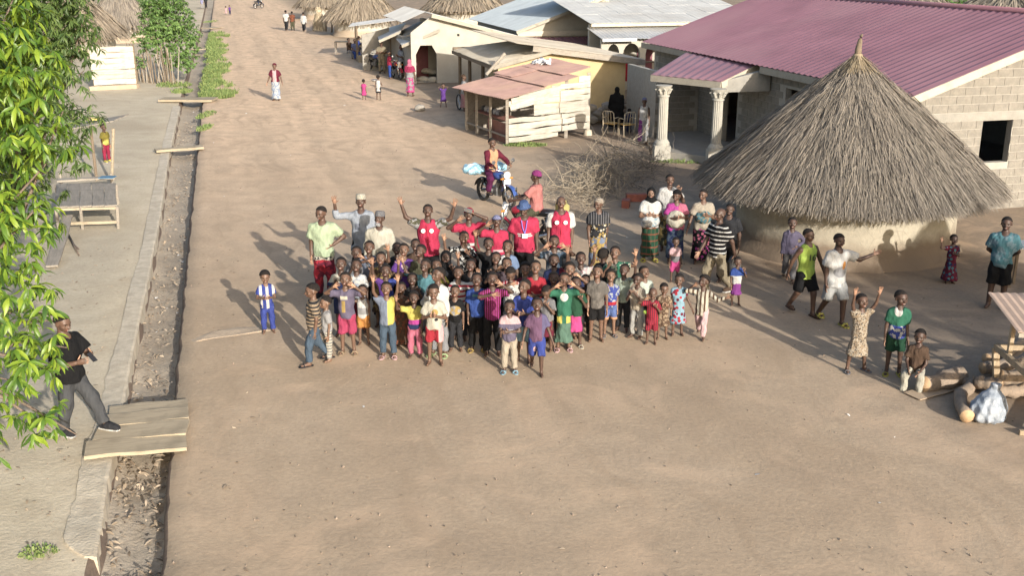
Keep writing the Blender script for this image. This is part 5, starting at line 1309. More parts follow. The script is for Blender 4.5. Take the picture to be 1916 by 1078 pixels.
# up the street
UPH.clear()
F = lambda *a, **k: person(*a, group=GF, res=k.pop('res', .03), **k)
F(513, 119, 188, 'woman in white patterned dress and maroon shawl walking down the road', ('t', ('bx', 'maroon', 'lpink', (0, 1.15, .085, .4)), .50), ('sk', ('nz', (.36, .45, .62), 'white', 9.), .04, 1.2), 'side', kind='f', legs='stand', head=('hair', 'wrap'), hatc='maroon')
F(680, 148, 187, 'toddler in pink dress on the road', ('d', 'hot', .22), None, 'down', yaw=170)
F(707, 140, 187, 'small child in white tank top carrying a bowl', ('v', 'white', .34), ('sh', 'dark'), ('chest', 'down'), yaw=180)
F(766, 111, 180, 'woman in pink headscarf and pink patterned wrapper seen from behind', ('t', ('zb', 'lgrey', 1.13, (.45, .03, .12)), .5), ('sk', ('nz', 'hot', 'lgrey', 6.), .10, 1.1), 'down', kind='f', yaw=170, head='hijab', hatc=(.85, .22, .38))
F(829, 156, 201, 'child in purple dress with hands behind the head', ('d', 'purple', .25), None, 'headup', legs='wide')
F(713, 77, 137, 'man in khaki outfit standing at the stall', ('t', 'khaki'), ('tr', 'khaki'), 'fold', kind='m', yaw=10)
F(728, 95, 147, 'boy in dark red shirt and jeans beside the parked motorcycle', ('t', (.40, .015, .06)), ('tr', 'blue'), 'fwd', kind='k', yaw=100)
F(750, 84, 146, 'person in pale blue tee and black trousers in the porch shade', ('t', 'lblue'), ('tr', 'black'), 'chest', kind='m', yaw=-60)
F(757, 88, 1.55, 'person in navy blue behind the pale blue tee', ('t', 'royal'), ('tr', 'black'), 'down', kind='m', yaw=180)
for hx, fy, top_, bot_, lb, yw in ((654, 109, 'brown', 'lgrey', 'leftmost person sitting at the stall in brown', 60), (665, 111, (.2, .25, .5), 'blue', 'person in light blue sitting at the stall', 30), (672, 104, 'royal', 'navy', 'person in dark blue sitting at the stall', -20), (690, 108, 'white', 'grey', 'person in white tee sitting at the stall table', -60), (687, 98, 'dark', 'black', 'person in dark clothes sitting behind the stall table', -10)):
    person(0, 0, 1.6, lb, ('t', top_), ('tr', bot_), 'lap', legs='sit', loc=spot(hx, fy), seat=.45, kind='m', group='people sitting in the shade of the roadside stall', yaw=yw, res=.035)
F(534, 18, 57, 'left man in white shirt walking away in the distance', ('t', 'white'), ('tr', 'dark'), 'down', kind='m', yaw=180, res=.045, legs='walk')
F(546, 21, 57, 'slim person in orange brown walking between two white shirts', ('t', 'rust'), ('tr', 'olive'), 'down', kind='m', yaw=175, res=.045)
F(567, 22, 59, 'right man in white long shirt walking away in the distance', ('l', 'white', .40), ('tr', 'dark'), 'down', kind='m', yaw=180, res=.045, legs='walk')
F(422, 11, 28, 'far child in pale pink at the left roadside', ('d', 'lpink', .2), None, 'down', res=.045)
F(429, 9, 28, 'far child in dark blue at the left roadside', ('t', 'purple'), ('tr', 'navy'), 'down', res=.045)
F(384, -6, 16, 'far person in dark clothes beyond the bush', ('t', 'dark'), ('tr', 'dark'), 'down', kind='m', res=.045)
F(377, -4, 16, 'far person in lilac shirt beyond the bush', ('t', 'lav'), ('tr', 'lgrey'), 'down', kind='m', res=.045)
F(868, 140, 208, 'woman in pink wrapper standing behind the plank shack', ('t', 'lgrey'), ('sk', (.60, .30, .30), .1), 'down', kind='f', yaw=90, head=('hair', 'wrap'), hatc='brown')
F(1155, 163, 241, 'figure wrapped in black from head to foot', ('r', 'black', .06), None, 'down', kind='f', yaw=170, head='hijab', hatc='black', bulk=1.4)
F(1178, 203, 249, 'child in dark blue outfit beside the black robe', ('t', 'navy'), ('tr', 'navy'), 'down', yaw=150)
F(1206, 184, 270, 'woman in white tank top and purple grey wrapper by the porch', ('v', 'white', .42), ('sk', ('sp', 'violet', 'lgrey', -.04), .06, 1.05), 'down', kind='f', yaw=-10, head=('hair', 'wrap'), hatc='lav')
# left side of the ditch
mp = spot(146, 812)
ph = person(130, 578, 1.78, 'man in black tee and grey jeans looking at his phone under the mango leaves', ('t', 'black'), ('tr', (.10, .105, .115)), ('clap', 'clap'), kind='m', yaw=68, legs='lunge', loc=mp, group='people on the left side of the ditch', head='hair', feet=('shoe', 'dark'), skin=1, hpit=14, lean=(0, .05), bulk=1.08, res=.02)
person(193, 232, 303, 'child in yellow and red clothes by the small roofed stand', ('t', 'yellow'), ('tr', (.45, .02, .08)), 'down', yaw=60, group='people on the left side of the ditch', feet=('shoe', 'yellow'), res=.025)
if 0:
    pp = [o for o in COL.objects if o.name.startswith('person')]
    for i, a in enumerate(pp):
        for b in pp[:i]:
            d = (a.location-b.location).length
            if d < .24: print('CLOSE %.2f' % d, a['label'][:40], '|', b['label'][:40], '%.2f %.2f' % (a['_h'], b['_h']))
for o in COL.objects:
    if '_h' in o.keys(): del o['_h']
# ================================================================ small things worn or held
M_wht = plain('white_print', (.62, .61, .58), .7, .05, 5.); M_blk = plain('black_plastic', (.02, .02, .022), .4, .2, 5.); M_steel = plain('bare_steel', (.45, .45, .45), .35, .15, 6., metal=.8)
def disc(name, p, r, mat, parent, th=.006):
    m = MB().lathe([(0, 0), (r, 0), (r, th), (0, th)], 14, (0, 0, 0), M=Matrix.Rotation(PI/2, 3, 'X')); return m.build(name, mat, parent, loc=p)
def chest(info, fx, fz, infl=.04):
    """point on the front of the chest: fx of the half width, fz between hip (0) and shoulder (1)"""
    z = info['hip']+(info['zs']-info['hip'])*fz; i = int(round(2+fz*2)); w_ = float(info['TW'][3]); d_ = float(info['TD'][3])+infl*info['s']
    return Vector((fx*w_, -d_*math.sqrt(max(0, 1-(fx*.85)**2)), z))
M_rx = plain('emblem_red', (.5, .01, .03), .7, .05, 5.)
for a in (a4, a8):
    for fx in (-.5, .5):
        disc('badge', chest(a, fx, .72, .046), .042, M_wht, a['root'], .02)
    MB().box(chest(a, 0, .4, .036)+Vector((0, 0, .05)), (.008, .01, .42)).build('zip', M_rx, a['root'])
r_ = a7['root']; lm = plain('lanyard_blue', (.16, .13, .45), .7, .1, 4.)
p = chest(a7, .05, .42, .036)
for sx in (-1, 1): MB().tube([chest(a7, sx*.32, .98, .022), chest(a7, sx*.2, .72, .034), p+Vector((0, 0, .05))], .009, 5).build('lanyard', lm, r_)
MB().box(p, (.105, .01, .09)).build('badge', M_wht, r_)
# the number on the lime vest
cu = bpy.data.curves.new('number', 'FONT'); cu.body = '16'; cu.size = .17; cu.align_x = 'CENTER'; cu.extrude = .003
to = bpy.data.objects.new('number_tmp', cu); COL.objects.link(to); dg = bpy.context.evaluated_depsgraph_get()
tm = bpy.data.meshes.new_from_object(to.evaluated_get(dg)); bpy.data.objects.remove(to); tm.materials.clear(); tm.materials.append(M_blk)
o = link('number', tm, r2['root'], None, chest(r2, .0, .50, .026)+Vector((0, -.004, 0)), (PI/2, 0, 0)); o.name = 'number'
lumpy_c = a3['hb']+Vector((-.02, -.06, .02))
# cloth wraps on the women
def wrap_part(info, c, r, spec, name='cloth_wrap'):
    s = info['s']; c = Vector(c); g = Grid([c[i]-r[i]-.05 for i in range(3)], [c[i]+r[i]+.05 for i in range(3)], .02)
    d = g.ell(c, r)+.008*np.sin(g.Z*45)*np.sin(g.X*38+g.Y*30); V, Q = nets(np.broadcast_to(d, g.shape).copy(), g.o, g.h)
    link(name, mesh_np(name, V, Q, True, [cloth(spec)]), info['root'])
wrap_part(a3, lumpy_c, (.055, .05, .045), 'lgrey', 'beard')
wrap_part(w1, (0, -.10, w1['hip']+.10), (.20, .16, .16), ('nz', 'white', ('nz', 'white', 'sky', 20.), 8.))
wrap_part(w3, (-.02, -.12, w3['hip']+.19), (.21, .17, .20), 'cream')
wrap_part(w4, (0, -.07, w4['hip']+.22), (.185, .16, .16), ('nz', 'teal', 'tan', 16.))
def held(name, px, Y, dims, mat, label, cat, rot=(0, 0, 0), bev=.2):
    p = at(*px, Y); m = MB(); x, y, z = [d/2 for d in dims]; b = min(dims)*bev
    m.prism([(-x+b, -y, -z), (x-b, -y, -z), (x, -y, -z+b), (x, -y, z-b), (x-b, -y, z), (-x+b, -y, z), (-x, -y, z-b), (-x, -y, -z+b)], (0, dims[1], 0))
    o = m.build(name, mat, None, loc=p, rot=rot); tag(o, label, cat); return o
wp = lambda info, i: info['root'].matrix_world @ info['arms'][i][2]
bpy.context.view_layer.update()
def held_at(name, p, dims, mat, label, cat, rot):
    m = MB().box((0, 0, 0), dims); o = m.build(name, mat, None, loc=p, rot=rot); tag(o, label, cat); return o
p = ph['root'].matrix_world @ ((ph['arms'][0][2]+ph['arms'][1][2])/2)
_d = (ph['root'].matrix_world.to_3x3() @ Vector((0, -1, 0)))
held_at('mobile_phone', p+_d*.15+UP*.04, (.07, .012, .15), M_blk, 'black phone held by the man under the mango leaves', 'phone', (-.9, 0, math.radians(62)))
q = wp(a5, 1); held_at('mobile_phone', q+a5['root'].matrix_world.to_3x3() @ (a5['arms'][1][4]*.12)+Vector((0, -.03, .02)), (.15, .015, .075), M_steel, 'silver phone held over the red cap', 'phone', (.2, .3, 0))
q = wp(a14, 1); m = MB(); m.prism([(-.10, -.05, -.38), (.11, -.06, -.36), (.13, -.03, -.1), (.03, -.01, .0), (-.03, -.01, .0), (-.12, -.03, -.1)], (0, .09, 0))
tag(m.build('carrier_bag', plain('black_bag', (.014, .014, .016), .35, .2, 9., .6, 20.), None, False, loc=q+Vector((0, 0, -.06)), rot=(0, 0, .3)), 'black plastic bag carried by the striding man', 'bag')

# ================================================================ motorcycles
M_tyre = plain('tyre_rubber', (.03, .028, .026), .85, .3, 9.); M_chrome = plain('chrome', (.6, .6, .6), .22, .1, 6., metal=.9); M_eng = plain('engine_metal', (.18, .18, .18), .45, .3, 12., metal=.6)
def motorcycle(loc, yaw, label, body, fend, plate=True, group='motorcycles on the street'):
    root = empty('motorcycle', loc, math.radians(yaw), label, 'motorcycle', group)
    RX = Matrix.Rotation(PI/2, 3, 'Y')
    for y in (-.64, .60):
        w_ = empty('wheel', (0, y, .30)); w_.parent = root
        MB().lathe([(.30*1+.0-.0, 0)][:0] + [(.255+.045*math.cos(a*PI/4), .045*math.sin(a*PI/4)) for a in range(9)], 26, M=RX).build('tyre', M_tyre, w_, True)
        m = MB().lathe([(.235, -.02), (.22, -.02), (.22, .02), (.235, .02), (.235, -.02)], 26, M=RX).lathe([(0, -.06), (.05, -.06), (.05, .06), (0, .06)], 12, M=RX)
        for k in range(12): a = k*PI/6; m.tube([(0, .04*math.cos(a), .04*math.sin(a)), (0, .225*math.cos(a+.15), .225*math.sin(a+.15))], .006, 4)
        m.build('rim', M_chrome, w_)
    for x in (-.09, .09): MB().tube([(x, -.66, .30), (x, -.43, .92)], [.026, .022], 8).build('fork', M_chrome, root, True)
    MB().tube([(0, -.43, .92), (0, -.36, .78), (0, -.1, .36), (0, .22, .34), (0, .3, .6), (0, -.34, .82)], .028, 8).tube([(0, .25, .4), (.06, .6, .30)], .022, 6).tube([(0, .25, .4), (-.06, .6, .30)], .022, 6).tube([(.1, .55, .35), (.1, .42, .68)], .03, 6).tube([(-.1, .55, .35), (-.1, .42, .68)], .03, 6).build('frame', M_blk, root, True)
    g = Grid((-.3, -.6, .5), (.3, .5, 1.1), .025)
    V, Q = nets(np.broadcast_to(smin(g.ell((0, -.14, .82), (.14, .24, .12)), g.ell((0, -.02, .78), (.10, .22, .09)), .05), g.shape).copy(), g.o, g.h); link('fuel_tank', mesh_np('fuel_tank', V, Q, True, [body]), root)
    g = Grid((-.3, -.1, .6), (.3, 1.0, 1.0), .025)
    V, Q = nets(np.broadcast_to(smin(g.cap((0, .12, .79), (0, .66, .82), .09, .085), g.cap((0, .3, .78), (0, .6, .80), .11, .10), .05)+np.maximum(0, .74-g.Z)*3, g.shape).copy(), g.o, g.h); link('seat', mesh_np('seat', V, Q, True, [M_blk]), root)
    MB().box((0, -.03, .40), (.22, .32, .22)).tube([(0, -.08, .48), (0, -.18, .66)], [.085, .075], 10).lathe([(0, -.15), (.09, -.15), (.09, .15), (0, .15)], 12, (0, .06, .40), M=RX).build('engine', M_eng, root)
    MB().tube([(.10, -.2, .5), (.13, -.26, .34), (.14, .0, .22), (.16, .35, .28), (.17, .8, .42)], [.025, .025, .03, .045, .05], 8).build('exhaust', M_chrome, root, True)
    for x0, x1, y, z, nm in ((-.06, .06, -.64, .30, 0),): pass
    m = MB(); n = 10
    for i in range(n+1):
        a = math.radians(20+i*14); cy, cz = -.64-.33*math.cos(a)*1.0, .30+.35*math.sin(a)
        m.v += [(-.065, cy, cz-.02), (0, cy, cz+.01), (.065, cy, cz-.02)]
    for i in range(n):
        for j in range(2): b = i*3+j; m.f.append((b, b+1, b+4, b+3)); m.m.append(0)
    m.build('front_fender', fend, root, True)
    m = MB()
    for i in range(n+1):
        a = math.radians(15+i*13); cy, cz = .60+.34*math.cos(a), .30+.36*math.sin(a)
        m.v += [(-.075, cy, cz-.02), (0, cy, cz+.01), (.075, cy, cz-.02)]
    for i in range(n):
        for j in range(2): b = i*3+j; m.f.append((b, b+1, b+4, b+3)); m.m.append(0)
    m.build('rear_fender', M_blk, root, True)
    hl_ = MB().lathe([(0, -.07), (.07, -.06), (.10, 0), (.105, .04), (0, .05)], 14, (0, -.52, .88), M=Matrix.Rotation(PI/2, 3, 'X')).build('headlight', M_wht, root, True)
    if plate: MB().box((0, -.56, .72), (.2, .02, .13)).build('number_plate', M_wht, root)
    MB().tube([(-.36, -.22, 1.04), (-.26, -.32, 1.04), (-.08, -.40, .98), (.08, -.40, .98), (.26, -.32, 1.04), (.36, -.22, 1.04)], .013, 8).build('handlebar', M_chrome, root, True)
    for sx in (-1, 1):
        MB().tube([(sx*.36, -.22, 1.04), (sx*.27, -.31, 1.04)], .019, 8).build('grip', M_blk, root)
        mi_ = MB().tube([(sx*.24, -.33, 1.04), (sx*.30, -.36, 1.2)], .007, 6).build('mirror', M_blk, root); MB().lathe([(0, 0), (.055, .0), (.05, .02), (0, .025)], 12, (sx*.31, -.37, 1.23), M=Matrix.Rotation(PI/2, 3, 'X')).build('glass', M_chrome, mi_)
        MB().tube([(sx*.1, -.52, .80), (sx*.19, -.53, .80)], .022, 6).build('indicator', plain('amber', (.6, .2, .02), .4), root)
    MB().tube([(-.1, .5, .84), (-.1, .85, .86), (.1, .85, .86), (.1, .5, .84)], .012, 6).build('rack', M_chrome, root)
    MB().tube([(-.12, 0, .32), (-.25, .02, .30)], .015, 6).tube([(.12, 0, .32), (.25, .02, .30)], .015, 6).build('foot_pegs', M_blk, root)
    return root
M_mblue = plain('bike_blue', (.035, .07, .22), .3, .15, 5., spec=.6); M_mred = plain('bike_red', (.25, .015, .03), .3, .15, 5., spec=.6)
B1 = Vector((-.44, 28.1, 0))
motorcycle(B1, 35, 'blue motorcycle ridden towards the crowd with blue plastic bundles', M_mblue, M_mblue)
_f = Matrix.Rotation(math.radians(35), 3, 'Z')
person(0, 0, 1.72, 'rider in peach and maroon top on the blue motorcycle', ('l', ('bx', 'maroon', 'peach', (0, 1.15, .125, .5)), .47), ('tr', (.16, .02, .10)), 'bars', legs='ride', loc=B1+_f @ Vector((0, .22, 0)), seat=.86, kind='m', yaw=35, group='motorcycle riders', lean=(0, -.12), skin=0, feet=('flip', 'dark'), res=.022)
def bundle(loc, r, spec, label, seed, name='plastic_bundle'):
    g = Grid([-v-.06 for v in r], [v+.06 for v in r], .022); k = seed
    d = g.ell((0, 0, 0), r)+.022*np.sin(g.X*23+k)*np.sin(g.Y*21+g.Z*17+k); V, Q = nets(np.broadcast_to(d, g.shape).copy(), g.o, g.h)
    o = link(name, mesh_np(name, V, Q, True, [spec]), None, None, loc); tag(o, label, name.split('_')[-1]); return o
M_bplast = plain('blue_plastic', (.22, .42, .55), .35, .3, 14., .7, 22., tint=(.55, .66, .70))
bundle(B1+_f @ Vector((-.32, .55, .92)), (.32, .24, .15), M_bplast, 'blue plastic bundle on the left of the ridden motorcycle', 1)
bundle(B1+_f @ Vector((.36, .35, .92)), (.22, .20, .15), M_bplast, 'small blue plastic bundle on the right of the ridden motorcycle', 2)
B2 = Vector((.33, 23.85, 0))
motorcycle(B2, -112, 'dark red motorcycle standing behind the man in the blue hat', M_mred, M_mred)
_f = Matrix.Rotation(math.radians(-112), 3, 'Z')
person(0, 0, 1.74, 'man in salmon tee and purple cap astride the dark red motorcycle', ('t', 'salmon'), ('tr', 'olive'), 'bars', legs='ride', loc=B2+_f @ Vector((0, .25, 0)), seat=.84, kind='m', yaw=-112, group='motorcycle riders', lean=(0, -.05), skin=3, head=('hair', 'beanie'), hatc=(.38, .04, .25), res=.022)
jc = B2+_f @ Vector((0, .86, .98)); m = MB(); m.prism([(-.13, -.09, -.16), (.13, -.09, -.16), (.14, -.09, .10), (.06, -.09, .17), (-.12, -.09, .14)], (0, .18, 0)); m.tube([(.08, 0, .15), (.09, 0, .21)], .025, 8)
tag(m.build('jerrycan', plain('yellow_plastic', (.27, .25, .09), .6, .2, 6.), None, False, loc=jc-UP*.06, rot=(0, 0, .5)), 'yellow jerrycan tied behind the salmon tee rider', 'jerrycan')
motorcycle(spot(702, 132), 40, 'parked motorcycle with green and blue panels by the stall', M_mblue, plain('bike_green', (.10, .25, .05), .4))
motorcycle(spot(742, 147), 25, 'parked motorcycle with red panels before the cream house porch', M_mred, M_mred)
fb = spot(484, 15); motorcycle(fb, 150, 'far motorcycle on the road at the top of the street', M_mblue, M_mblue)
person(0, 0, 1.72, 'far rider in dark clothes at the top of the street', ('t', 'dark'), ('tr', 'dark'), 'bars', legs='ride', loc=fb, seat=.84, kind='m', yaw=150, group='motorcycle riders', res=.045)

# ================================================================ brush, wood, stones
def crooked(r, L, r0, n=7, bend=.35):
    p = Vector((0, 0, 0)); d = Vector((1, 0, 0)); pts = [p.copy()]
    for i in range(n):
        d = (d+Vector((0, r.gauss(0, bend), r.gauss(0, bend)))).normalized(); p = p+d*L/n; pts.append(p.copy())
    return pts, [r0*(1-.75*i/n) for i in range(n+1)]
def brush():
    r = random.Random(17); M1 = plain('dry_branch_pale', (.27, .225, .165), .9, .25, 12., .3, 30.); M2 = plain('dry_branch_grey', (.15, .128, .105), .9, .3, 12.)
    c = spot(1140, 352); root = empty('brush_pile', c, 0, 'heap of dry cut branches between the hut and the plank shack', 'brush pile')
    ms = []
    for k in range(9):
        m = MB(); L = r.uniform(.9, 1.8); pts, rad = crooked(r, L, r.uniform(.012, .024)); m.tube(pts, rad, 5)
        for q in range(4):
            i = r.randint(1, 5); sp, sr_ = crooked(r, L*r.uniform(.25, .5), rad[i]*.7, 5); rot = Euler((r.random()*6.3, r.uniform(-.9, .9), r.uniform(-.9, .9))).to_matrix(); m.tube([pts[i]+rot @ v for v in sp], sr_, 4)
        ms.append(m.mesh('branch', [M1 if k < 6 else M2], True))
    for i in range(90):
        u = r.random(); px, py = 1075+u*130+r.gauss(0, 18), 368-u*55+r.gauss(0, 18); p = spot(px, py)-c
        k = r.randint(0, 5) if u < .62 else r.randint(4, 8)
        z = abs(r.gauss(0, .32))*(1 if u < .7 else .7)+.04
        link('branch', ms[k], root, None, p+UP*z, (r.random()*6.3, r.uniform(-.55, .30), r.random()*6.3), r.uniform(.6, 1.05))
    m = MB()
    for i in range(1300):
        u = r.random(); px, py = 1065+u*165+r.gauss(0, 22), 372-u*64+r.gauss(0, 20); p = spot(px, py)-c+UP*(abs(r.gauss(0, .26))+.02)
        pts, rad = crooked(r, r.uniform(.3, .9), .007, 4, .5); rot = Euler((r.random()*6, r.uniform(-.6, .4), r.random()*6.3)).to_matrix(); m.tube([p+rot @ v for v in pts], rad, 3, 0 if u < .55 else 1, False)
    m.build('twigs', [M1, M2], root)['kind'] = 'stuff'
brush()
M_brick = plain('red_brick_clay', (.235, .075, .05), .85, .2, 8., .3)
for i, (px, py, dx, rz, lb) in enumerate(((1171, 383, .34, 1.35, 'red brown block standing nearest beside the brush pile'), (1190, 372, .55, .1, 'long red brown block lying beside the brush pile'))):
    tag(MB().box((0, 0, .1), (dx, .2, .2)).build('clay_block', M_brick, None, loc=spot(px, py+4), rot=(0, 0, rz)), lb, 'block')
def lumpy(name, loc, r, mat, label, cat, seed, group=None, parent=None, step=.03, amp=.12):
    g = Grid([-v*1.3 for v in r], [v*1.3 for v in r], min(step, min(r)/4)); k = seed*1.7
    d = g.ell((0, 0, 0), r)+amp*min(r)*(np.sin(g.X/r[0]*4+k)*np.sin(g.Y/r[1]*3.4+k)*1.+np.sin(g.Z/r[2]*4+g.X/r[0]*3+k)*.6)
    V, Q = nets(np.broadcast_to(d, g.shape).copy(), g.o, g.h); o = link(name, mesh_np(name, V, Q, True, [mat]), parent, None, loc)
    if not parent: tag(o, label, cat, group)
    return o
M_stone = plain('grey_stone', (.24, .22, .19), .95, .25, 5., .6, 20.)
sp_ = spot(1122, 232); root = empty('stone_heap', sp_, 0, 'heap of grey stones between the plank shack and the ochre wall', 'stones'); rr = random.Random(3)
for i in range(26):
    s_ = rr.uniform(.12, .26); lumpy('stone', Vector((rr.uniform(-.42, .42), rr.uniform(-.5, .9), .1+rr.random()*.75*(1-i/40))), (s_, s_*.85, s_*.7), M_stone, None, None, i, parent=root, step=.06)
M_log = plain('log_bark', (.20, .155, .115), .95, .3, 7., .7, 25., tint=(.26, .20, .15)); M_cut = plain('cut_wood', (.42, .28, .16), .85, .2, 9.)
def log(name, A, B, r0, r1, label, seed, group='logs in the shaded yard', bend=.06):
    r = random.Random(seed); A, B = Vector(A), Vector(B); n = 10; root = None; pts, rad = [], []
    side = (B-A).cross(UP).normalized()
    for i in range(n+1):
        t = i/n; pts.append(A.lerp(B, t)+side*(bend*math.sin(PI*t)+r.gauss(0, .012))+UP*r.gauss(0, .01)); rad.append((r0+(r1-r0)*t)*(1+r.gauss(0, .10)))
    m = MB().tube(pts, rad, 12); nf = len(m.f); m.m[-1] = 1; m.m[-2] = 1
    o = m.build(name, [M_log, M_cut], None, True); tag(o, label, 'log', group); return o
log('log', spot(1726, 720, .13), spot(1794, 700, .15), .125, .16, 'thick log the seated boy sits on', 1)
log('log', spot(1806, 778, .12), spot(1838, 712, .12), .10, .09, 'curved log lying against the white sack', 2, bend=-.16)
log('log', spot(1800, 712, .1), spot(1835, 716, .1), .07, .07, 'short billet lying beyond the cardboard', 3)
log('log', spot(1838, 690, .14), spot(1930, 668, .14), .10, .11, 'pale split log at the back of the wood stack', 4)
log('log', spot(1825, 712, .22), spot(1875, 722, .22), .10, .10, 'orange brown sawn log on top of the wood stack', 5)
log('log', spot(1862, 735, .12), spot(1960, 720, .12), .09, .10, 'dark log at the foot of the slatted stand', 6)
log('log', spot(1846, 672, .1), spot(1910, 640, .1), .09, .09, 'dark grey log farthest back in the wood stack', 7)
log('log', spot(1870, 708, .30), spot(1950, 694, .30), .11, .1, 'reddish log crossing above the wood stack', 8)
o = plank_between('cardboard_sheet', spot(1705, 742, .02), spot(1806, 716, .03), .32, .012, plain('cardboard', (.36, .275, .19), .9, .12, 3.), None, 5, .012); tag(o, 'flat brown cardboard strip beside the seated boy', 'cardboard')
M_sack = plain('sack_plastic', (.22, .25, .29), .5, .25, 9., 1.0, 14., tint=(.36, .37, .39))
g = Grid((-.4, -.35, -.03), (.4, .35, .6), .018)
d = g.stack([.0, .05, .22, .38, .47, .56], [.22, .28, .27, .18, .07, .09], [.17, .22, .21, .14, .06, .08], .12, 0, 0, (11, .10, 1.)) + .010*np.sin(g.X*17+g.Z*31)*np.sin(g.Z*13-g.Y*35+g.X*9)
V, Q = nets(np.broadcast_to(d, g.shape).copy(), g.o, g.h)
tag(link('filled_sack', mesh_np('filled_sack', V, Q, True, [M_sack]), None, None, spot(1843, 786), (.0, .1, .4)), 'crumpled white grey sack in front of the wood stack', 'sack')
for i, (px, py, z) in enumerate(((792, 153, .14), (812, 153.5, .14), (800, 147, .42), (813, 148, .40))):
    lumpy('grain_sack', spot(px, py)+UP*z, (.34, .22, .16), plain('sack_cloth', (.36, .33, .27), .9, .15, 5.), ('lower left', 'lower right', 'upper left', 'upper right')[i]+' filled sack in the arched doorway', 'sack', i, 'sacks piled in the arched doorway', step=.05, amp=.07)
lumpy('stone', spot(786, 202, .12), (.22, .18, .17), M_stone, 'lone stone at the edge of the house shadow on the road', 'stone', 5, step=.05)
MB().lathe([(.12, .0), (.16, .07), (.17, .1)], 14).build
m = MB().lathe([(.0, .0), (.11, .0), (.17, .09), (.165, .1), (.1, .02), (0, .015)], 16); q = spot(699, 150, .62)
tag(m.build('bowl', M_steel, None, True, loc=spot(700, 152, .5)), 'dark metal bowl carried by the child in white', 'bowl')

# ================================================================ slatted stand at the right edge
def stand():
    c = spot(1936, 812); root = empty('slatted_stand', c, 0, 'wooden stand with slatted rack and pink sheet roof at the right edge', 'stall'); Mw = wood('stand_wood', (.36, .28, .19), .3, 2)
    pts = [Vector((0, 0, 0)), Vector((1.5, -.15, 0)), Vector((.05, 1.35, 0)), Vector((1.55, 1.2, 0))]
    for i, p in enumerate(pts):
        q = p+Vector((-.12 if i in (0, 2) else .1, .0, .78)); MB().box((p+q)/2, (.09, .07, .80), Matrix.Rotation(-.15 if i in (0, 2) else .12, 3, 'Y')).build('leg', Mw, root)
    z = .8
    for a, b in ((0, 1), (1, 3), (3, 2), (2, 0)):
        A, B = pts[a]+Vector((-.12 if a in (0, 2) else .1, 0, z)), pts[b]+Vector((-.12 if b in (0, 2) else .1, 0, z)); board('rail', A, B, .09, .06, Mw, root)
    board('brace', pts[0]+UP*.12, pts[1]+UP*.6, .08, .04, Mw, root); board('foot_rail', pts[0]+Vector((-.25, -.06, .05)), pts[1]+Vector((.2, -.06, .05)), .07, .05, Mw, root)
    # sloping rack of slats rising to the roof
    for i in range(4):
        A = Vector((-.05+i*.42, -.02, z+.05)); B = A+Vector((.12, .75, .62)); board('rack_rail', A, B, .05, .04, Mw, root)
    for k in range(7):
        t = .08+k*.14; A = Vector((-.1, -.02, z+.085)).lerp(Vector((.02, .73, z+.705)), t); plank_between('slat', A, A+Vector((1.6, -.1, 0)), .06, .02, Mw, root, 90+k, .006)
    for x, y in ((-.05, .95), (1.6, .8)): MB().box((x, y, .75+.38), (.06, .06, .78)).build('post', Mw, root)
    corr('roof_sheet', Vector((-.32, .25, 1.42)), Vector((1.8, .12, 1.42)), Vector((1.8, 1.3, 1.62)), Vector((-.25, 1.45, 1.62)), .12, .008, plain('pink_sheet', (.36, .265, .205), .6, .12, 3.), root, 2)
    board('roof_edge', Vector((-.3, .27, 1.37)), Vector((1.8, .14, 1.37)), .06, .04, M_fascia, root)
stand()
def white_table():
    c = spot(1915, 520); root = empty('white_table', c, 0, 'small white topped table cut by the right edge', 'table')
    A = spot(1872, 466, .82)-c; B = spot(1975, 452, .82)-c
    MB().prism([A, A+Vector((1.1, -.1, 0)), B+Vector((.2, .35, 0)), A+Vector((.35, .45, 0))], UP*.03).build('table_top', plain('white_top', (.55, .55, .54), .6, .05, 3.), root)
    for dx, dy in ((.3, .05), (.95, .0), (.5, .3), (1.0, .35)): MB().box(A+Vector((dx, dy, -.41)), (.05, .05, .82)).build('leg', M_pole, root)
white_table()
# ================================================================ chairs by the passage
def chair(loc, yaw, label):
    root = empty('tube_chair', loc, math.radians(yaw), label, 'chair', 'tube chairs by the passage'); M = plain('chair_tube', (.50, .42, .30), .5, .1, 5.); t = .016
    for sx in (-1, 1):
        MB().tube([(sx*.24, -.22, 0), (sx*.24, -.22, .6), (sx*.24, -.1, .66), (sx*.24, .2, .66)], t, 6).build('leg', M, root, True)
        MB().tube([(sx*.22, .24, 0), (sx*.23, .22, .45), (sx*.22, .28, .85)], t, 6).build('leg', M, root, True)
    MB().tube([(-.22, .28, .85), (-.15, .31, .92), (.15, .31, .92), (.22, .28, .85)], t, 6).build('backrest', M, root, True)
    for x in (-.1, 0, .1): MB().tube([(x, .22, .45), (x, .30, .91)], .01, 5).build('back_slat', M, root)
    MB().box((0, 0, .44), (.46, .44, .03)).build('seat', plain('chair_seat', (.45, .28, .08), .6, .2, 6.), root)
chair(spot(1143, 252), 150, 'tan tube chair left of the pair before the black robe')
chair(spot(1172, 254), 200, 'tan tube chair right of the pair before the black robe')
# firewood beyond the passage
def firewood():
    c = spot(1200, 213); root = empty('firewood_stack', c, 0, 'stack of split firewood at the end of the passage', 'firewood'); r = random.Random(9)
    for i in range(22):
        p = Vector((r.uniform(-.5, .25), r.uniform(-.25, .35), .08+.1*(i//4))); d = Vector((1, r.uniform(-.3, .3), r.uniform(-.25, .15))).normalized()
        MB().tube([p-d*.5, p+d*.5], [.06, .05], 6).build('billet', M_log if i % 3 else M_plank2, root)
firewood()
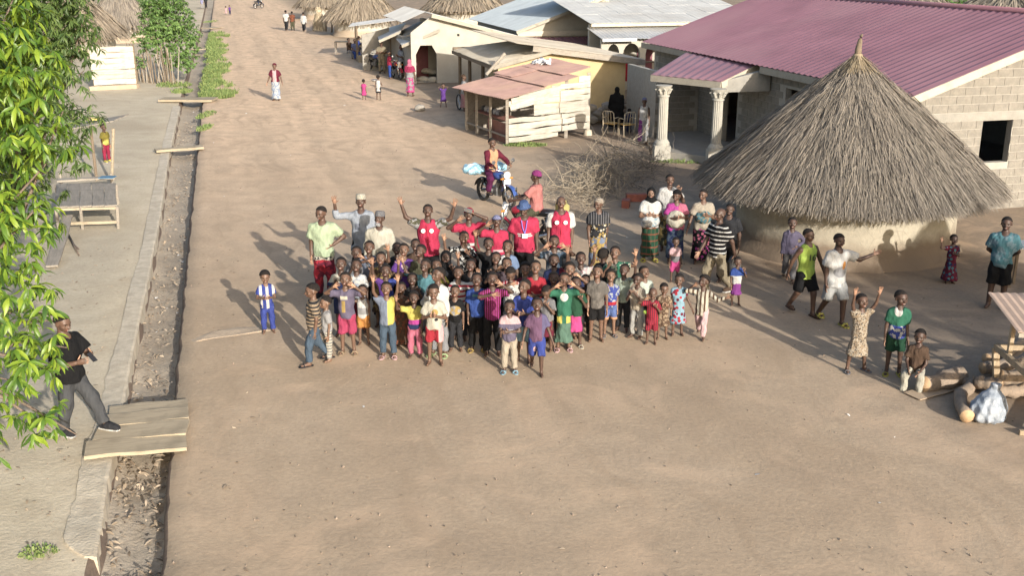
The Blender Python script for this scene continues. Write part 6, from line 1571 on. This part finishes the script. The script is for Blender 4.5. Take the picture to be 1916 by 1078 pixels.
# ================================================================ roadside stall far right
def stall():
    c = spot(669, 114); root = empty('roadside_stall', c, 0, 'roadside stall with tin awning on wooden posts', 'stall')
    A, B, C, D = spot(662, 46.5, 2.2)-c, spot(664, 49, 2.15)-c, spot(757, 33, 2.6)-c, spot(750, 27, 2.7)-c
    P0 = spot(669, 114)-c; P1 = spot(720, 100)-c
    corr('awning', Vector((-.45, -.3, 2.15)), Vector((-.75, 3.6, 2.15)), Vector((2.6, 4.6, 2.55)), Vector((2.9, .6, 2.55)), .2, .016, M_tin, root, 2)
    for p in (Vector((0, 0, 0)), Vector((2.5, .9, 0)), Vector((-.5, 3.2, 0)), Vector((2.2, 4.1, 0))): MB().tube([p, p+UP*2.2], .07, 8).build('post', M_pole, root)
    for i, (px, py, w_, h_) in enumerate(((690, 108, 1.3, .75), (640, 100, .9, .8))):
        t = empty('table', spot(px, py)-c); t.parent = root
        MB().box((0, 0, h_), (w_, .7, .05)).build('table_top', M_plank, t)
        for x in (-.45, .45):
            for y in (-.28, .28): MB().box((x*w_, y, h_/2), (.05, .05, h_)).build('leg', M_plank2, t)
stall()
for i, (px, py, z, lb) in enumerate(((683, 104, .9, 'pale basin stacked on the stall table, left'), (691, 106, .9, 'pale basin stacked on the stall table, right'))):
    tag(MB().lathe([(0, 0), (.24, 0), (.34, .14), (.36, .26), (.33, .26), (0, .08)], 16).build('basin', plain('pale_basin', (.62, .56, .44), .6, .1, 5.), None, True, loc=spot(px, py)+UP*.78), lb, 'basin')
tag(MB().box((0, 0, .2), (.55, .4, .4)).box((0, 0, .41), (.6, .45, .03)).build('wooden_crate', M_plank, None, loc=spot(678, 116), rot=(0, 0, .3)), 'small wooden crate used as a seat beside the stall post', 'crate')
# bundle of dry grass by the far hut
def haystack():
    c = spot(598, 57); root = empty('grass_stack', c, 0, 'pale stack of dry grass leaning by the far hut', 'grass stack'); r = random.Random(2); Ms = []
    MB().lathe([(.62, 0), (.55, .7), (.35, 1.4), (.08, 1.8)], 14).build('core', M_thtop, root, True)
    st = ([(-.5, 0, 0), (.5, 0, 0), (.4, 1, 0), (-.4, 1, 0)], [(0, 1, 2, 3)])
    for i in range(900):
        th = r.random()*6.28; t = r.random(); rad = Vector((math.cos(th), math.sin(th), 0)); d = (rad*-.35+UP+Vector((r.gauss(0, .15), r.gauss(0, .15), 0))).normalized(); sd = d.cross(rad).normalized()
        M = np.eye(4); M[:3, 0] = sd*.05; M[:3, 1] = d*.7; M[:3, 2] = rad; M[:3, 3] = rad*(.66-.5*t)+UP*t*1.4; Ms.append(M)
    link('straw', scatter_mesh('straw', st, Ms, [thatch_mat('hay', (.5, .42, .29), (.58, .5, .36), (.4, .33, .22))], False), root)['kind'] = 'stuff'
haystack()
for i, (px, py, hgt) in enumerate(((610, 58, 1.1), (621, 60, 1.3))):
    tag(MB().tube([(0, 0, 0), (.05, 0, hgt*.6), (.0, .05, hgt)], [.08, .07, .06], 7).tube([(.02, 0, hgt*.75), (.25, 0, hgt*1.1)], .04, 5).build('forked_post', M_pole, None, True, loc=spot(px, py)), ('short', 'tall')[i]+' forked post standing by the dry grass stack', 'post', 'forked posts by the far hut')
w_ = empty('bicycle_wheel', spot(859, 205), .4, 'spoked wheel leaning beside the woman in pink wrapper', 'wheel')
MB().lathe([(.31+.03*math.cos(a*PI/4), .03*math.sin(a*PI/4)) for a in range(9)], 24, (0, 0, .34), M=Matrix.Rotation(PI/2, 3, 'Y')).build('tyre', M_tyre, w_, True)
m = MB()
for k in range(10): a = k*PI/5; m.tube([(0, 0, .34), (0, .3*math.cos(a), .34+.3*math.sin(a))], .006, 4)
m.build('spokes', M_chrome, w_)
# ================================================================ left side: table, panel, bush, mango trees
def left_things():
    c = spot(165, 412); root = empty('plank_table', c, 0, 'low wooden table of grey planks at the left beside the ditch', 'table'); zt = .55
    A, B, C, D = [spot(x, y, zt)-c for x, y in ((104, 389), (219, 386), (217, 345), (104, 346))]
    for i in range(5):
        t0, t1 = (i+.03)/5, (i+.97)/5; P0, P1 = A.lerp(B, (t0+t1)/2), D.lerp(C, (t0+t1)/2)
        plank_between('plank', P0, P1, (B-A).length/5*.96, .035, M_plank2, root, 120+i, .012)
    for p in (A, B, C, D, B.lerp(A, .6)): q = p.copy(); MB().tube([Vector((q.x*.97, q.y, 0)), q], .04, 7).build('leg', M_plank2, root)
    board('rail', A-UP*.04, B-UP*.04, .06, .05, M_plank, root)
    board('foot_rail', Vector((A.x+.25, A.y, .16)), Vector((B.x, B.y, .16)), .07, .05, M_plank, root)
    c = spot(170, 342); r2 = empty('bench', c, 0, 'rough bench standing behind the plank table', 'bench')
    plank_between('seat', spot(108, 339, .35)-c, spot(215, 333, .35)-c, .3, .05, M_plank2, r2, 77, .02)
    for px in (115, 210): MB().tube([spot(px, 347)-c, spot(px, 347)-c+UP*.36], .04, 6).build('leg', M_plank2, r2)
    o = plank_between('leaning_board', spot(97, 500, .05), spot(127, 405, .32), .26, .04, M_plank2, None, 44, .015); tag(o, 'long grey board leaning from the ground to the plank table', 'board')
    m = MB().tube([spot(128, 440, .03), spot(140, 462, .05), spot(148, 478, .02)], [.03, .025, .015], 6).tube([spot(138, 458, .05), spot(148, 466, .06)], [.02, .012], 5)
    tag(m.build('stick', M_bark, None, True), 'dark forked stick lying in front of the leaning board', 'stick')
    c = spot(209, 345); r3 = empty('roofed_stand', c, 0, 'small stand with tilted board roof at the left', 'stall')
    MB().tube([Vector(), at(212, 240, c.y)-c], .045, 8).build('post', M_plank, r3)
    p = spot(181, 338)-c; MB().tube([p, p+UP*1.9], .045, 8).build('post', M_pole, r3)
    p = at(205, 236, c.y+.6)-c
    for i in range(4):
        q = p+Vector((-.35, -.6+i*.36, .1)); plank_between('roof_board', q-Vector((.75, .05, .12)), q+Vector((.72, .05, .14)), .33, .025, M_plank2, r3, 60+i, .02)
    MB().box(p+Vector((-.5, .1, .2)), (.35, .25, .05)).build('roof_scrap', plain('yellow_scrap', (.6, .5, .16), .7), r3)
    m = MB().prism([(-.2, -.15, 0), (.2, -.15, 0), (.2, .15, 0), (-.2, .15, 0)], UP*.02); tag(m.build('blue_cloth', plain('blue_rag', (.07, .16, .25), .8), None, loc=spot(201, 332, .56)), 'blue rag at the back corner of the plank table', 'rag')
    # white plank panel with a mud footing
    c = spot(217, 166); r4 = empty('board_fence', c, 0, 'panel of whitened boards closing the yard at far left', 'fence'); A, B = spot(177, 168)-c, spot(256, 164)-c; z = .22; r = random.Random(6)
    while z < 2.05:
        w_ = r.uniform(.2, .3); plank_between('plank', A+UP*(z+w_/2)+Vector((r.uniform(-.08, .02), 0, 0)), B+UP*(z+w_/2+r.uniform(-.03, .03)), w_*.95, .03, M_white, r4, int(z*100), .012, roll=PI/2); z += w_
    for p in (A, B): MB().tube([p+Vector((0, .08, 0)), p+Vector((0, .08, 2.15))], .05, 7).build('post', M_pole, r4)
    MB().prism([A+Vector((-.1, -.35, 0)), B+Vector((.1, -.3, 0)), B+Vector((.1, .2, 0)), A+Vector((-.1, .2, 0))], UP*.2).build('footing', plain('mud_footing', (.36, .28, .2), .95, .15, 3.), r4)
    # stick fence under the bush
    c = spot(290, 155); r5 = empty('stick_fence', c, 0, 'fence of upright sticks under the roadside bush', 'fence'); r = random.Random(8)
    for i in range(46):
        t = i/45; p = spot(238, 150).lerp(spot(330, 160), t)-c+Vector((r.gauss(0, .06), r.gauss(0, .12), 0)); h_ = r.uniform(1.0, 2.1)
        MB().tube([p, p+Vector((r.gauss(0, .15), r.gauss(0, .1), h_))], [.035, .02], 5).build('stick', M_plank2 if i % 2 else M_pole, r5)
left_things()
def blobs_in(bl, r):
    """random point inside one of the ellipsoids (c, rx, ry, rz), nearer their surface"""
    wts = [b[1]*b[2]*b[3] for b in bl]; b = r.choices(bl, wts)[0]
    while True:
        v = Vector((r.gauss(0, 1), r.gauss(0, 1), r.gauss(0, 1))).normalized(); q = r.random()**.4
        return b[0]+Vector((v.x*b[1]*q, v.y*b[2]*q, v.z*b[3]*q)), v
def tree(name, label, base, bl, nwh, leafs, mat, L, seed, trunk_r=.2, nparts=0, per=9, droop=.8, splits=None, group=None, limbs=6, W=.25, seg=2):
    r = random.Random(seed); base = Vector(base); root = empty(name, base, 0, label, 'tree', group)
    cc = sum((b[0] for b in bl), Vector())/len(bl)
    m = MB(); mid = base.lerp(Vector((cc.x, cc.y, cc.z)), .55); mid.z = max(mid.z, .9)
    m.tube([Vector(), (mid-base)*.5+Vector((.1, .05, 0)), mid-base], [trunk_r, trunk_r*.8, trunk_r*.65], 10); m.build('trunk', M_bark, root, True)
    m = MB()
    for b in bl[:max(limbs, len(bl)*2//3)]:
        p, v = blobs_in([b], r); a = mid-base; e = p-base; q = a.lerp(e, .5)+Vector((r.gauss(0, .2), r.gauss(0, .2), .25)); m.tube([a, q, e], [trunk_r*.28, trunk_r*.12, .008], 6)
    m.build('limbs', M_bark, root, True)
    lf = leaf_mesh('leaf', L, L*W, droop, [mat], seg); A = arrays(lf); Ms = []
    camp = Vector((0, 0, CH))
    for i in range(nwh):
        p, out = blobs_in(bl, r); out = (out+Vector((0, 0, .15))).normalized()
        for k in range(per):
            a = 2*PI*k/per+r.uniform(-.4, .4); d = Vector((math.cos(a), math.sin(a), 0))
            d = (d*r.uniform(.5, 1.)+out*.55+Vector((0, 0, r.uniform(-1.1, .1)))).normalized()
            up = (UP*.8+out*.5+Vector((r.gauss(0, .3), r.gauss(0, .3), 0))).normalized(); x = d.cross(up).normalized(); z = x.cross(d); s_ = r.uniform(.45, 1.2)
            M = np.eye(4); M[:3, 0] = x*s_; M[:3, 1] = d*s_; M[:3, 2] = z*s_; M[:3, 3] = p-base+d*.02; Ms.append((Vector(p+d*L*.5), M))
    if nparts:
        def key(t):
            q = t[0]-camp; dep = q.y*math.cos(CT)-q.z*math.sin(CT); u = CF*q.x/dep; v = CF*(-q.z*math.cos(CT)-q.y*math.sin(CT))/dep
            inside = abs(u) < 950 and abs(v) < 530; return (not inside, (q).length)
        Ms.sort(key=key)
        for p, M in Ms[:nparts]:
            o = link('leaf', lf, root); o.matrix_local = Matrix(M.tolist())
    o = link('foliage', scatter_mesh('foliage', A, [M for p, M in Ms[nparts:]], [mat]), root); o['kind'] = 'stuff'
    return root
def B(px, py, Y, rx, ry=None, rz=None): return (at(px, py, Y), rx, ry or rx, rz or rx)
near = [B(25, 40, 12.6, .55), B(40, 150, 12.4, .5, .6, .45), B(55, 240, 12.5, .62, .6, .5), B(70, 290, 12.4, .3), B(35, 400, 12.2, .42, .6, .6), B(65, 350, 12.3, .30), B(30, 540, 11.9, .50, .5, .5), B(95, 565, 12.3, .26, .3, .25), B(30, 660, 11.9, .48, .5, .5),
        B(70, 690, 11.9, .36, .4, .35), B(60, 770, 11.7, .40, .4, .3), B(20, 810, 11.6, .38, .4, .35), B(85, 815, 11.8, .22, .25, .18), B(148, 815, 12.1, .06, .08, .09), B(118, 575, 12.6, .16, .2, .2), B(105, 640, 12.5, .2, .2, .2), B(120, 700, 12.3, .12, .12, .15), B(105, 745, 12.2, .18, .2, .2), B(40, 470, 12.0, .36), B(90, 625, 12.0, .25, .3, .3),
        B(-120, 150, 12.5, 1.3), B(-160, 400, 12.3, 1.3), B(-160, 620, 12., 1.2), B(-150, 0, 12.5, 1.2), B(-80, 750, 11.6, .6), B(-380, 300, 12.4, 1.5)]
tree('mango_tree', 'near mango tree with bright green drooping leaves at the left edge', (-8.8, 12.4, 0), near, 2350, None, M_mango, .195, 41, .22, 300, 9, .9, seg=3)
far_ = [B(100, 20, 18.5, .75), B(120, 90, 18.5, .62, .7, .55), B(158, 128, 18.6, .3), B(150, 60, 18.6, .4), B(165, 215, 18.2, .22), B(75, 130, 18.2, .75), B(130, 210, 18., .45, .6, .5), B(145, 275, 17.6, .32, .4, .45), B(90, 270, 17.6, .55), B(95, 340, 17.2, .35), B(150, 235, 18., .22), B(-40, 60, 18.5, 1.5), B(-60, 250, 18., 1.4), B(60, -40, 18.8, 1.1)]
tree('mango_tree', 'darker mango tree behind the near one at upper left', (-10.2, 18.4, 0), far_, 2600, None, M_mango2, .17, 42, .22, 0, 10, .7, W=.20)
bush = [B(310, 30, 57.5, 1.5, 1.4, 1.1), B(285, 70, 57.2, 1.0, 1.0, .8), B(345, 70, 57.3, 1.0, 1., .9), B(300, -10, 58, 1.2), B(350, 110, 57, .6, .6, .7), B(265, 110, 57, .35, .4, .5), B(320, 105, 56.8, .9, .8, .6)]
tree('roadside_bush', 'leafy roadside tree rising out of the stick fence', spot(310, 152), bush, 1500, None, M_bush, .2, 43, .12, 0, 7, .5, W=.42)
for i, (px, Y, lb) in enumerate(((905, 125, 'far green tree above the cream house roof'), (1765, 100, 'far green tree above the red roof, left of two'), (1912, 95, 'far green tree above the red roof, right of two'))):
    p = at(px, 8, Y); tree('far_tree', lb, (p.x, p.y, 0), [(p+Vector((0, 0, -.6)), 2.6, 2, 1.5), (p+Vector((1.6, .5, -1.2)), 2, 1.6, 1.2)], 260, None, M_bush, .5, 60+i, .16, 0, 7, .5, W=.5, group='trees beyond the roofs')
# tree to the right of the camera whose crown shades the yard
sh = lambda x, y, z: Vector((x, y, 0))+Vector((SUNV.x, SUNV.y, SUNV.z))*(z/SUNV.z)
def crown(x, y, z, r, q=.3): return (sh(x, y, z), r, r, r*q)
shade = [crown(3.3, 23.4, 4.4, .9), crown(4.7, 21.9, 4.5, 1.05), crown(6.1, 20.4, 4.6, 1.15), crown(7.6, 18.9, 4.6, 1.25), crown(8.9, 17.3, 4.4, 1.2), crown(9.6, 19.4, 5.0, 1.7, .8), crown(8.4, 20.8, 4.7, 1.3), crown(11.5, 18.5, 5.2, 1.9, .8), crown(10.2, 21.2, 5.4, 1.4, .7)]
sb = sum((b[0] for b in shade), Vector())/len(shade)
tree('shade_tree', 'broad tree to the right of the frame shading the yard', (sb.x, sb.y, 0), shade, 1850, None, M_mango2, .33, 71, .2, 0, 8, .7)
print('script seconds', round(time.time()-T0, 1))
